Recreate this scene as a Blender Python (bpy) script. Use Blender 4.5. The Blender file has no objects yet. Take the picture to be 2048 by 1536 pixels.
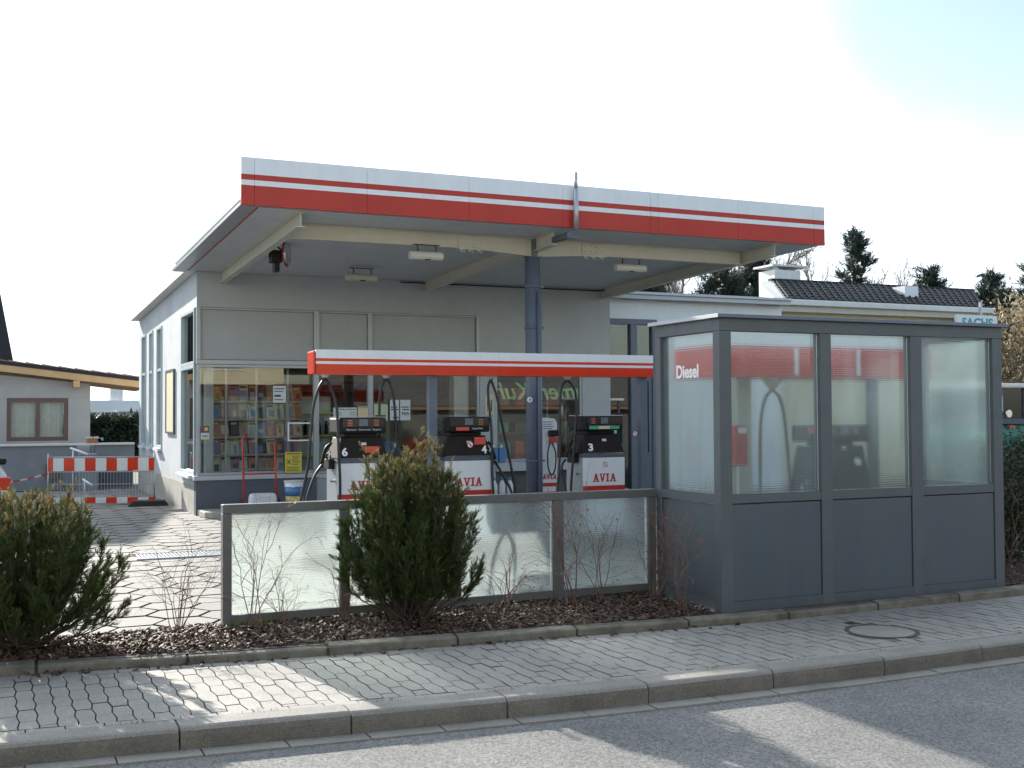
import bpy, math, random
import numpy as np
from mathutils import Vector, Matrix
random.seed(7); rng = np.random.default_rng(7)
S = bpy.context.scene
COL = S.collection
PI = math.pi

# ---------------------------------------------------------------- camera
CAMZ, YAW, PITCH, ROLL = 1.7, .4276, .0272, .006
def make_camera():
    c, s = math.cos(YAW), math.sin(YAW); cp, sp = math.cos(PITCH), math.sin(PITCH); cr, sr = math.cos(ROLL), math.sin(ROLL)
    xr = Vector((c, -s, 0)); zd = Vector((-sp*s, -sp*c, cp)); D = Vector((cp*s, cp*c, sp))
    R = xr*cr - zd*sr; U = xr*sr + zd*cr
    m = Matrix((R, U, -D)).transposed().to_4x4(); m.translation = Vector((0, 0, CAMZ))
    cd = bpy.data.cameras.new('camera'); o = bpy.data.objects.new('camera', cd); COL.objects.link(o)
    o.matrix_world = m; cd.sensor_width = 36; cd.lens = 36*2300/2048; cd.clip_end = 2000; cd.clip_start = .05
    S.camera = o
make_camera()

# ---------------------------------------------------------------- world, sun, exposure
SUN_EL, SUN_AZ = math.radians(22), math.radians(-10.5)     # azimuth from +Y towards +X
SUNDIR = Vector((math.sin(SUN_AZ)*math.cos(SUN_EL), math.cos(SUN_AZ)*math.cos(SUN_EL), math.sin(SUN_EL)))
def make_world():
    w = bpy.data.worlds.new('World'); S.world = w; w.use_nodes = True
    nt = w.node_tree; N, L = nt.nodes, nt.links
    bg = N['Background']; bg.inputs[1].default_value = .10
    sky = N.new('ShaderNodeTexSky'); sky.sky_type = 'NISHITA'; sky.sun_disc = False
    sky.sun_elevation = SUN_EL; sky.sun_rotation = SUN_AZ; sky.air_density = 1.0; sky.dust_density = 1.5
    tc = N.new('ShaderNodeTexCoord')
    no = N.new('ShaderNodeTexNoise'); no.inputs['Scale'].default_value = 1.6; no.inputs['Detail'].default_value = 5
    L.new(tc.outputs['Generated'], no.inputs['Vector'])
    # blue gap in the cloud cover, high on the right
    dn = N.new('ShaderNodeVectorMath'); dn.operation = 'DOT_PRODUCT'
    L.new(tc.outputs['Generated'], dn.inputs[0]); dn.inputs[1].default_value = Vector((.715, .615, .335)).normalized()
    a = N.new('ShaderNodeMath'); a.operation = 'MULTIPLY_ADD'; L.new(no.outputs[0], a.inputs[0]); a.inputs[1].default_value = .11; L.new(dn.outputs['Value'], a.inputs[2])
    mr = N.new('ShaderNodeMapRange'); mr.interpolation_type = 'SMOOTHSTEP'; L.new(a.outputs[0], mr.inputs[0])
    mr.inputs[1].default_value = 1.031; mr.inputs[2].default_value = 1.058; mr.inputs[3].default_value = 1; mr.inputs[4].default_value = .05
    # cloud cover thins out behind the camera
    sx = N.new('ShaderNodeSeparateXYZ'); L.new(tc.outputs['Generated'], sx.inputs[0])
    b = N.new('ShaderNodeMath'); b.operation = 'MULTIPLY_ADD'; L.new(no.outputs[0], b.inputs[0]); b.inputs[1].default_value = .9; L.new(sx.outputs['Y'], b.inputs[2])
    m2 = N.new('ShaderNodeMapRange'); m2.interpolation_type = 'SMOOTHSTEP'; L.new(b.outputs[0], m2.inputs[0])
    m2.inputs[1].default_value = .1; m2.inputs[2].default_value = .75; m2.inputs[3].default_value = .12; m2.inputs[4].default_value = 1
    mu = N.new('ShaderNodeMath'); mu.operation = 'MULTIPLY'; L.new(mr.outputs[0], mu.inputs[0]); L.new(m2.outputs[0], mu.inputs[1])
    mx = N.new('ShaderNodeMix'); mx.data_type = 'RGBA'; L.new(mu.outputs[0], mx.inputs[0])
    L.new(sky.outputs[0], mx.inputs[6]); mx.inputs[7].default_value = (5.9, 6.6, 7.3, 1)
    L.new(mx.outputs[2], bg.inputs[0])
make_world()
def make_sun():
    ld = bpy.data.lights.new('sun', 'SUN'); ld.energy = 4.2; ld.angle = math.radians(.55); ld.color = (1, .94, .84)
    o = bpy.data.objects.new('sun', ld); COL.objects.link(o)
    o.rotation_euler = SUNDIR.to_track_quat('Z', 'Y').to_euler(); o.location = (-10, 40, 20)
make_sun()
S.view_settings.view_transform = 'Standard'; S.view_settings.look = 'None'; S.view_settings.gamma = 1
S.view_settings.exposure = 1.42

# ---------------------------------------------------------------- materials
def mat(name, col, rough=.6, metal=0, var=.12, vs=3., bump=0, bs=60., col2=None, spec=None, coat=0, streak=0):
    m = bpy.data.materials.new(name); m.use_nodes = True
    N, L = m.node_tree.nodes, m.node_tree.links; p = N['Principled BSDF']
    p.inputs['Roughness'].default_value = rough; p.inputs['Metallic'].default_value = metal
    if spec is not None: p.inputs['Specular IOR Level'].default_value = spec
    if coat: p.inputs['Coat Weight'].default_value = coat; p.inputs['Coat Roughness'].default_value = .08
    tc = N.new('ShaderNodeTexCoord')
    n = N.new('ShaderNodeTexNoise'); n.inputs['Scale'].default_value = vs; n.inputs['Detail'].default_value = 8; n.inputs['Roughness'].default_value = .65
    L.new(tc.outputs['Object'], n.inputs['Vector'])
    mr = N.new('ShaderNodeMapRange'); L.new(n.outputs[0], mr.inputs[0]); mr.inputs[1].default_value = .3; mr.inputs[2].default_value = .7
    mx = N.new('ShaderNodeMix'); mx.data_type = 'RGBA'; L.new(mr.outputs[0], mx.inputs[0])
    c2 = col2 if col2 else tuple(c*(1+var) for c in col); c1 = col if col2 else tuple(c*(1-var) for c in col)
    mx.inputs[6].default_value = (*c1, 1); mx.inputs[7].default_value = (*c2, 1)
    L.new(mx.outputs[2], p.inputs['Base Color'])
    if streak:                       # run-down grime: noise drawn out vertically
        mp = N.new('ShaderNodeMapping'); mp.inputs['Scale'].default_value = (4.5, 4.5, .6); L.new(tc.outputs['Object'], mp.inputs[0])
        n3 = N.new('ShaderNodeTexNoise'); n3.inputs['Scale'].default_value = 1.6; n3.inputs['Detail'].default_value = 7; n3.inputs['Roughness'].default_value = .7; L.new(mp.outputs[0], n3.inputs['Vector'])
        m3 = N.new('ShaderNodeMapRange'); L.new(n3.outputs[0], m3.inputs[0]); m3.inputs[1].default_value = .42; m3.inputs[2].default_value = .78; m3.inputs[3].default_value = 0; m3.inputs[4].default_value = streak
        x3 = N.new('ShaderNodeMix'); x3.data_type = 'RGBA'; L.new(m3.outputs[0], x3.inputs[0]); L.new(mx.outputs[2], x3.inputs[6]); x3.inputs[7].default_value = (.12, .105, .085, 1)
        L.new(x3.outputs[2], p.inputs['Base Color']); r3 = N.new('ShaderNodeMath'); r3.operation = 'MULTIPLY_ADD'; L.new(m3.outputs[0], r3.inputs[0]); r3.inputs[1].default_value = .5; r3.inputs[2].default_value = rough; r3.use_clamp = True
        L.new(r3.outputs[0], p.inputs['Roughness'])
    if bump:
        n2 = N.new('ShaderNodeTexNoise'); n2.inputs['Scale'].default_value = bs; n2.inputs['Detail'].default_value = 4; L.new(tc.outputs['Object'], n2.inputs['Vector'])
        b = N.new('ShaderNodeBump'); b.inputs['Strength'].default_value = bump; b.inputs['Distance'].default_value = .01
        L.new(n2.outputs[0], b.inputs['Height']); L.new(b.outputs[0], p.inputs['Normal'])
    return m
M = {}
M['asphalt'] = mat('asphalt', (.158, .158, .155), .85, var=.2, vs=.9, bump=.9, bs=170)
def speckle(m, scale, amt):            # fine stone chips in a surface
    N, L = m.node_tree.nodes, m.node_tree.links; p = N['Principled BSDF']; src = p.inputs['Base Color'].links[0].from_socket
    tc = N.new('ShaderNodeTexCoord'); v = N.new('ShaderNodeTexVoronoi'); v.inputs['Scale'].default_value = scale; L.new(tc.outputs['Object'], v.inputs['Vector'])
    bw = N.new('ShaderNodeRGBToBW'); L.new(v.outputs['Color'], bw.inputs[0])
    mr = N.new('ShaderNodeMapRange'); L.new(bw.outputs[0], mr.inputs[0]); mr.inputs[1].default_value = .2; mr.inputs[2].default_value = .8; mr.inputs[3].default_value = 1-amt; mr.inputs[4].default_value = 1+amt
    mx = N.new('ShaderNodeVectorMath'); mx.operation = 'SCALE'; L.new(src, mx.inputs[0]); L.new(mr.outputs[0], mx.inputs['Scale'])
    L.new(mx.outputs[0], p.inputs['Base Color'])
speckle(M['asphalt'], 75, .38)
M['concrete'] = mat('concrete', (.36, .34, .30), .75, var=.14, vs=2.5, bump=.5, bs=120); speckle(M['concrete'], 160, .12)
M['slab'] = mat('slab', (.215, .21, .195), .8, spec=.3, var=.12, vs=1.2, bump=.25, bs=90)
M['paver'] = mat('paver', (.245, .235, .215), .75, var=.16, vs=2.2, bump=.5, bs=110); speckle(M['paver'], 120, .15)
M['joint'] = mat('joint', (.065, .06, .05), .9, var=.3, vs=8, bump=.6)
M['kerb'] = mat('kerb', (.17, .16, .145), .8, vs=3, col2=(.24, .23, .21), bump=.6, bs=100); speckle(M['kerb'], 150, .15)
M['kerbshaded'] = mat('kerb_face_shaded', (.105, .098, .085), .85, vs=3.5, col2=(.17, .16, .14), bump=.6, bs=90); speckle(M['kerbshaded'], 150, .2)  # kerb colour darkened: shade of the front face painted in; manhole collar shares it
M['mossy'] = mat('mossy_kerb', (.075, .07, .05), .85, vs=6, col2=(.20, .185, .155), bump=.7, bs=70)
M['soil'] = mat('soil', (.05, .035, .028), .95, var=.3, vs=12, bump=1, bs=60)
M['earth'] = mat('earth', (.12, .115, .09), .95, var=.25, vs=1)
M['wall'] = mat('wall_plaster', (.43, .46, .475), .8, var=.05, vs=1.2, bump=.25, bs=120, streak=.08)
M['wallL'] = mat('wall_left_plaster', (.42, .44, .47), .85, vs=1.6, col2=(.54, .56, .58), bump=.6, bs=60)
M['stain'] = mat('stained_plaster', (.30, .28, .24), .85, vs=2.2, col2=(.44, .42, .37), bump=.8, bs=60)
M['panel'] = mat('window_panel', (.38, .405, .42), .45, var=.05, vs=1, streak=.08)
M['plinth'] = mat('plinth_paint', (.085, .10, .13), .6, var=.12, vs=4)
M['sill'] = mat('sill_alu', (.45, .47, .50), .4, var=.06)
M['frame'] = mat('alu_frame', (.36, .39, .41), .35, .3, var=.06)
M['teal'] = mat('pale_frame', (.42, .50, .51), .45, var=.08)
M['white'] = mat('white_paint', (.70, .73, .76), .3, var=.03, vs=2, coat=.2, streak=.09)
M['white2'] = mat('white_dull', (.68, .68, .66), .6, var=.06, streak=.12)
M['red'] = mat('red_paint', (.44, .032, .018), .35, var=.08, vs=1.2, spec=.3, streak=.12)
M['orange'] = mat('orange_red_paint', (.62, .035, .008), .25, var=.06, vs=2, spec=.35)
M['soffit'] = mat('soffit_board', (.54, .57, .59), .6, var=.06, vs=1.5, streak=.15)
M['cream'] = mat('cream_steel', (.54, .53, .455), .5, var=.06, vs=4)
M['grey'] = mat('grey_steel', (.08, .095, .105), .42, var=.1, vs=5, streak=.3)
M['greyfence'] = mat('grey_fence_paint', (.10, .108, .112), .45, var=.12, vs=5, streak=.35)
M['greypanel'] = mat('grey_panel_paint', (.068, .088, .106), .34, var=.08, vs=1.2, coat=.1, streak=.35)
M['bluegrey'] = mat('bluegrey_steel', (.115, .14, .18), .4, var=.1, vs=5)
M['galv'] = mat('galvanised', (.42, .44, .47), .4, .6, var=.12, vs=9)
M['black'] = mat('black_plastic', (.010, .010, .011), .5, var=.1, spec=.25)
M['brownblack'] = mat('brown_black_plastic', (.018, .013, .011), .6, var=.1, spec=.2)
M['rubber'] = mat('rubber', (.015, .016, .018), .45, var=.1)
M['display'] = mat('display_glass', (.035, .03, .03), .15, var=.1)
M['grill'] = mat('grey_display', (.12, .14, .18), .4, var=.3, vs=60)
M['amber'] = mat('amber_digits', (.42, .13, .05), .4, var=.3, vs=40)
M['sticker'] = mat('red_sticker', (.60, .08, .05), .4, var=.08)
M['pink'] = mat('pink_sticker', (.6, .08, .14), .4)
M['letterred'] = mat('letter_red', (.45, .02, .015), .35, var=.05)
M['letterwhite'] = mat('letter_white', (.82, .82, .82), .5, var=.02)
M['greenstk'] = mat('green_sticker', (.03, .30, .14), .4, vs=25, col2=(.10, .42, .22))
M['paper'] = mat('paper', (.62, .66, .68), .6, var=.04)
M['paperc'] = mat('paper_cream', (.66, .58, .38), .6, var=.05)
M['paperg'] = mat('paper_green', (.48, .56, .38), .6, var=.05)
M['ink'] = mat('ink', (.05, .05, .06), .6)
M['yellow'] = mat('yellow_board', (.62, .52, .06), .5, var=.05)
M['chrome'] = mat('chrome', (.7, .7, .72), .2, 1)
M['tile'] = mat('dark_roof_tile', (.022, .023, .027), .75, var=.25, vs=9, bump=.4, bs=40)
M['tileo'] = mat('orange_roof_tile', (.32, .17, .10), .7, vs=6, col2=(.44, .26, .17), bump=.4, bs=30)
M['render'] = mat('house_render', (.44, .43, .42), .85, var=.07, bump=.4, bs=90)
M['lowwall'] = mat('low_wall_render', (.20, .215, .24), .85, vs=1.5, col2=(.27, .28, .30), bump=.4, bs=60)
M['wood'] = mat('orange_wood', (.58, .36, .17), .55, vs=3, col2=(.68, .44, .22))
M['brown'] = mat('brown_frame', (.14, .085, .07), .5)
M['curtain'] = mat('curtain', (.66, .70, .66), .8, vs=14, col2=(.86, .88, .84))
M['bark'] = mat('bark', (.07, .055, .045), .9, var=.3, vs=14, bump=.6)
M['barkpale'] = mat('pale_bark', (.20, .165, .13), .8, var=.3, vs=12, bump=.4)
M['twig'] = mat('twig', (.10, .05, .04), .7, vs=9, col2=(.22, .13, .10))
M['berry'] = mat('red_leaf', (.32, .035, .025), .5, var=.3, vs=20)
M['cloth'] = mat('cream_wall', (.62, .55, .38), .8, var=.04)
M['brushgreen'] = mat('sign_green', (.26, .44, .28), .5, var=.05)
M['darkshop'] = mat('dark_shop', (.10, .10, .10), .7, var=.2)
M['floorin'] = mat('shop_floor', (.20, .18, .16), .4)
M['wallin'] = mat('shop_wall', (.42, .38, .32), .7, vs=1, col2=(.5, .46, .40))
M['woodin'] = mat('shop_wood', (.22, .13, .07), .6)
M['redband'] = mat('shop_red_band', (.16, .04, .04), .5)
M['bag'] = mat('plastic_bag', (.62, .64, .66), .35, var=.15, vs=18, bump=.8, bs=25)
M['bluecan'] = mat('blue_plastic', (.08, .20, .42), .35)
M['tractor'] = mat('green_vehicle_paint', (.03, .17, .14), .35, coat=.3)
M['carred'] = mat('tail_lamp', (.62, .05, .02), .15)
M['carpaint'] = mat('car_paint', (.62, .66, .64), .2, coat=.6)
M['teletxt'] = mat('teal_letters', (.05, .30, .38), .5)
M['ext'] = mat('extinguisher_red', (.45, .04, .03), .3)
M['farwhite'] = mat('far_white_wall', (.66, .68, .72), .8)

def leaf(name, cols, trans=.3, rough=.6):
    m = bpy.data.materials.new(name); m.use_nodes = True
    N, L = m.node_tree.nodes, m.node_tree.links; p = N['Principled BSDF']; out = N['Material Output']
    g = N.new('ShaderNodeNewGeometry'); r = N.new('ShaderNodeValToRGB'); L.new(g.outputs['Random Per Island'], r.inputs[0])
    e = r.color_ramp.elements; e[0].color = (*cols[0], 1); e[1].color = (*cols[-1], 1)
    for i in range(1, len(cols)-1):
        x = r.color_ramp.elements.new(i/(len(cols)-1)); x.color = (*cols[i], 1)
    L.new(r.outputs[0], p.inputs['Base Color']); p.inputs['Roughness'].default_value = rough; p.inputs['Specular IOR Level'].default_value = .35
    t = N.new('ShaderNodeBsdfTranslucent'); L.new(r.outputs[0], t.inputs[0]); mx = N.new('ShaderNodeMixShader'); mx.inputs[0].default_value = trans
    L.new(p.outputs[0], mx.inputs[1]); L.new(t.outputs[0], mx.inputs[2]); L.new(mx.outputs[0], out.inputs[0])
    return m
M['thuja'] = leaf('thuja_leaf', [(.012, .034, .012), (.022, .056, .014), (.04, .085, .018), (.075, .10, .02), (.075, .05, .02)], .3)
M['thujatip'] = leaf('thuja_tip_leaf', [(.10, .10, .03), (.16, .13, .04), (.22, .16, .07), (.30, .24, .15)], .35)
M['needle'] = leaf('needle_leaf', [(.02, .035, .03), (.035, .06, .045), (.05, .08, .06)], .15)
M['hedge'] = leaf('hedge_leaf', [(.02, .035, .02), (.04, .06, .03), (.05, .06, .03)], .2)
M['beech'] = leaf('dry_leaf', [(.12, .09, .05), (.26, .20, .12), (.42, .34, .24), (.08, .10, .04)], .35)
M['chip'] = leaf('bark_chip', [(.024, .014, .010), (.055, .03, .02), (.09, .052, .036), (.15, .105, .078), (.035, .02, .015)], 0, .7)
M['grassb'] = leaf('grass_blade', [(.10, .15, .04), (.20, .20, .08)], .3)

def glass_clear(name, tint=(1, 1, 1), gain=1.0):
    m = bpy.data.materials.new(name); m.use_nodes = True
    N, L = m.node_tree.nodes, m.node_tree.links; N.remove(N['Principled BSDF']); out = N['Material Output']
    t = N.new('ShaderNodeBsdfTransparent'); t.inputs[0].default_value = (*tint, 1); g = N.new('ShaderNodeBsdfGlossy'); g.inputs['Roughness'].default_value = .01
    f = N.new('ShaderNodeFresnel'); f.inputs[0].default_value = 1.5; mu = N.new('ShaderNodeMath'); mu.operation = 'MULTIPLY'; mu.use_clamp = True
    L.new(f.outputs[0], mu.inputs[0]); mu.inputs[1].default_value = gain
    mx = N.new('ShaderNodeMixShader'); L.new(mu.outputs[0], mx.inputs[0]); L.new(t.outputs[0], mx.inputs[1]); L.new(g.outputs[0], mx.inputs[2]); L.new(mx.outputs[0], out.inputs[0])
    return m
M['glass'] = glass_clear('window_glass', (.94, .97, .96), 1.6)
def glass_ribbed(name, clear=.14, rough=.19):
    m = bpy.data.materials.new(name); m.use_nodes = True
    N, L = m.node_tree.nodes, m.node_tree.links; N.remove(N['Principled BSDF']); out = N['Material Output']
    tc = N.new('ShaderNodeTexCoord'); w = N.new('ShaderNodeTexWave'); w.wave_type = 'BANDS'; w.bands_direction = 'Z'; w.inputs['Scale'].default_value = 15.7; w.inputs['Distortion'].default_value = 0
    L.new(tc.outputs['Object'], w.inputs['Vector']); b = N.new('ShaderNodeBump'); b.inputs['Strength'].default_value = .35; b.inputs['Distance'].default_value = .004
    L.new(w.outputs['Fac'], b.inputs['Height'])
    t = N.new('ShaderNodeBsdfTransparent'); t.inputs[0].default_value = (.88, .94, .93, 1)
    r = N.new('ShaderNodeBsdfRefraction'); r.inputs['Roughness'].default_value = rough; r.inputs['IOR'].default_value = 1.3; r.inputs[0].default_value = (.93, .98, .96, 1); L.new(b.outputs[0], r.inputs['Normal'])
    g = N.new('ShaderNodeBsdfGlossy'); g.inputs['Roughness'].default_value = .25; L.new(b.outputs[0], g.inputs['Normal'])
    f = N.new('ShaderNodeFresnel'); f.inputs[0].default_value = 1.3
    tl = N.new('ShaderNodeBsdfTranslucent'); tl.inputs[0].default_value = (.85, .92, .92, 1); ml = N.new('ShaderNodeMixShader'); ml.inputs[0].default_value = .09; L.new(r.outputs[0], ml.inputs[1]); L.new(tl.outputs[0], ml.inputs[2])
    mx = N.new('ShaderNodeMixShader'); mx.inputs[0].default_value = clear; L.new(ml.outputs[0], mx.inputs[1]); L.new(t.outputs[0], mx.inputs[2])
    m2 = N.new('ShaderNodeMixShader'); L.new(f.outputs[0], m2.inputs[0]); L.new(mx.outputs[0], m2.inputs[1]); L.new(g.outputs[0], m2.inputs[2]); L.new(m2.outputs[0], out.inputs[0])
    return m
M['ribbed'] = glass_ribbed('ribbed_glass')
M['ribbed2'] = glass_ribbed('ribbed_glass_clearer', .14, .10)

# ---------------------------------------------------------------- helpers
ORG = {}
def tag(o, label=None, cat=None, group=None, kind=None):
    if label: o['label'] = label
    if cat: o['category'] = cat
    if group: o['group'] = group
    if kind: o['kind'] = kind
    return o
def thing(name, label, cat, loc, group=None):
    o = bpy.data.objects.new(name, None); o.empty_display_size = .1; COL.objects.link(o); o.location = loc; ORG[o.name] = Vector(loc)
    return tag(o, label, cat, group)
def link_mesh(name, me, parent=None, loc=None):
    o = bpy.data.objects.new(name, me); COL.objects.link(o)
    if parent: o.parent = parent; ORG[o.name] = ORG[parent.name]
    else: o.location = loc or (0, 0, 0); ORG[o.name] = Vector(loc or (0, 0, 0))
    return o
class MB:
    def __init__(s): s.v = []; s.f = []; s.m = []; s.s = []
    def add(s, vs, fs, m=0, sm=False):
        b = len(s.v); s.v += [tuple(v) for v in vs]
        for f in fs: s.f.append(tuple(i+b for i in f)); s.m.append(m); s.s.append(sm)
        return s
    def box(s, x0, x1, y0, y1, z0, z1, m=0):
        return s.hexa([(x0, y0, z0), (x1, y0, z0), (x1, y1, z0), (x0, y1, z0)], [(x0, y0, z1), (x1, y0, z1), (x1, y1, z1), (x0, y1, z1)], m)
    def hexa(s, a, b, m=0):
        n = len(a); fs = [tuple(range(n-1, -1, -1)), tuple(range(n, 2*n))] + [(i, (i+1) % n, n+(i+1) % n, n+i) for i in range(n)]
        return s.add(list(a)+list(b), fs, m)
    def prism_x(s, poly, x0, x1, m=0):       # poly = [(y, z)...]
        return s.hexa([(x0, y, z) for y, z in poly], [(x1, y, z) for y, z in poly], m)
    def prism_y(s, poly, y0, y1, m=0):       # poly = [(x, z)...]
        return s.hexa([(x, y0, z) for x, z in poly], [(x, y1, z) for x, z in poly], m)
    def prism_z(s, poly, z0, z1, m=0):
        return s.hexa([(x, y, z0) for x, y in poly], [(x, y, z1) for x, y in poly], m)
    def tube(s, pts, r, n=10, m=0, sm=True):
        pts = [Vector(p) for p in pts]; k = len(pts); rr = r if isinstance(r, (list, tuple)) else [r]*k
        vs = []; ref = None
        for i, p in enumerate(pts):
            d = (pts[min(i+1, k-1)]-pts[max(i-1, 0)]).normalized()
            if ref is None: ref = Vector((0, 0, 1)) if abs(d.z) < .9 else Vector((1, 0, 0))
            u = d.cross(ref).normalized(); w = u.cross(d).normalized(); ref = w
            for j in range(n):
                a = 2*PI*j/n; vs.append(p+(u*math.cos(a)+w*math.sin(a))*rr[i])
        b = len(s.v); s.v += [tuple(v) for v in vs]
        for i in range(k-1):
            for j in range(n):
                s.f.append((b+i*n+j, b+i*n+(j+1) % n, b+(i+1)*n+(j+1) % n, b+(i+1)*n+j)); s.m.append(m); s.s.append(sm)
        s.f.append(tuple(b+j for j in range(n-1, -1, -1))); s.m.append(m); s.s.append(False)
        s.f.append(tuple(b+(k-1)*n+j for j in range(n))); s.m.append(m); s.s.append(False)
        return s
    def build(s, name, mats, parent=None, bevel=0, loc=None, fixn=True):
        if not isinstance(mats, (list, tuple)): mats = [mats]
        o0 = ORG[parent.name] if parent else Vector(loc or (0, 0, 0))
        me = bpy.data.meshes.new(name); me.from_pydata([(x-o0.x, y-o0.y, z-o0.z) for x, y, z in s.v], [], s.f)
        for mt in mats: me.materials.append(mt)
        me.polygons.foreach_set('material_index', s.m); me.polygons.foreach_set('use_smooth', s.s)
        if fixn and len(s.f) < 60000:
            import bmesh
            bm = bmesh.new(); bm.from_mesh(me); bmesh.ops.recalc_face_normals(bm, faces=bm.faces); bm.to_mesh(me); bm.free()
        me.update()
        o = link_mesh(name, me, parent, loc)
        if bevel:
            b = o.modifiers.new('bevel', 'BEVEL'); b.width = bevel; b.segments = 2; b.limit_method = 'ANGLE'; b.angle_limit = math.radians(40)
        return o
def part(name, m, parent, *boxes, bevel=0):
    b = MB()
    for x in boxes: b.box(*x)
    return b.build(name, m, parent, bevel)
def tris(name, T, mats, mi=None, parent=None, loc=None):     # T = (n, 3, 3) array of triangles, each group of given island kept separate
    n = len(T); V = T.reshape(-1, 3).astype(np.float32)
    o0 = np.array(ORG[parent.name] if parent else (loc or (0, 0, 0)), dtype=np.float32); V = V-o0
    me = bpy.data.meshes.new(name); me.vertices.add(3*n); me.loops.add(3*n); me.polygons.add(n)
    me.vertices.foreach_set('co', V.ravel()); me.loops.foreach_set('vertex_index', np.arange(3*n, dtype=np.int32))
    me.polygons.foreach_set('loop_start', np.arange(0, 3*n, 3, dtype=np.int32)); me.polygons.foreach_set('loop_total', np.full(n, 3, dtype=np.int32))
    for mt in (mats if isinstance(mats, (list, tuple)) else [mats]): me.materials.append(mt)
    if mi is not None: me.polygons.foreach_set('material_index', np.asarray(mi, dtype=np.int32))
    me.update(calc_edges=True)
    return link_mesh(name, me, parent, loc)
def text(name, s, m, parent, org, w, h, right=(1, 0, 0), up=(0, 0, 1), bold=0, th=.003):
    c = bpy.data.curves.new('t', 'FONT'); c.body = s; c.extrude = .5; c.offset = bold; c.resolution_u = 4
    o = bpy.data.objects.new('t', c); COL.objects.link(o); dg = bpy.context.evaluated_depsgraph_get(); dg.update()
    me = bpy.data.meshes.new_from_object(o.evaluated_get(dg)); bpy.data.objects.remove(o)
    V = np.array([v.co[:] for v in me.vertices]); lo = V.min(0); hi = V.max(0); r = Vector(right); u = Vector(up); nrm = r.cross(u)
    o0 = ORG[parent.name] if parent else Vector((0, 0, 0)); g = Vector(org)-o0
    for v, q in zip(me.vertices, V):
        a = (q[0]-lo[0])/(hi[0]-lo[0])*w; b = (q[1]-lo[1])/(hi[1]-lo[1])*h; d = (q[2]-lo[2])/(hi[2]-lo[2])*th
        v.co = g+r*a+u*b+nrm*d
    me.materials.clear(); me.materials.append(m); me.name = name
    return link_mesh(name, me, parent)
def lerp_poly(P, x):
    if x <= P[0][0]: (x0, y0), (x1, y1) = P[0], P[1]
    elif x >= P[-1][0]: (x0, y0), (x1, y1) = P[-2], P[-1]
    else:
        for i in range(len(P)-1):
            if P[i][0] <= x <= P[i+1][0]: (x0, y0), (x1, y1) = P[i], P[i+1]; break
    return y0+(y1-y0)*(x-x0)/(x1-x0)
def smooth_line(P):       # Catmull-Rom through the points, sampled at .25 m, so kerbs bend gently
    xs = np.arange(P[0][0], P[-1][0]+.01, .25); X = [p[0] for p in P]; Y = [p[1] for p in P]
    out = []
    for x in xs:
        i = min(max(np.searchsorted(X, x)-1, 0), len(P)-2); t = (x-X[i])/(X[i+1]-X[i])
        m0 = (Y[i+1]-Y[max(i-1, 0)])/(X[i+1]-X[max(i-1, 0)]); m1 = (Y[min(i+2, len(P)-1)]-Y[i])/(X[min(i+2, len(P)-1)]-X[i]); h = X[i+1]-X[i]
        out.append((float(x), float((2*t**3-3*t*t+1)*Y[i]+(t**3-2*t*t+t)*h*m0+(-2*t**3+3*t*t)*Y[i+1]+(t**3-t*t)*h*m1)))
    return out
KB = smooth_line([(-6, 9.7), (-3, 9.25), (.1, 8.84), (1.4, 8.63), (3, 8.45), (4.55, 8.33), (5.7, 8.23), (7.1, 8.22), (9.4, 8.27), (12, 8.35), (20, 8.6)])
KR = smooth_line([(-6, 7.6), (-3, 7.28), (.2, 6.99), (1.14, 6.90), (3.66, 6.68), (5.5, 6.62), (7.5, 6.66), (12, 6.78), (20, 7.0)])
kb = lambda x: lerp_poly(KB, x)
kr = lambda x: lerp_poly(KR, x)

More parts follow.
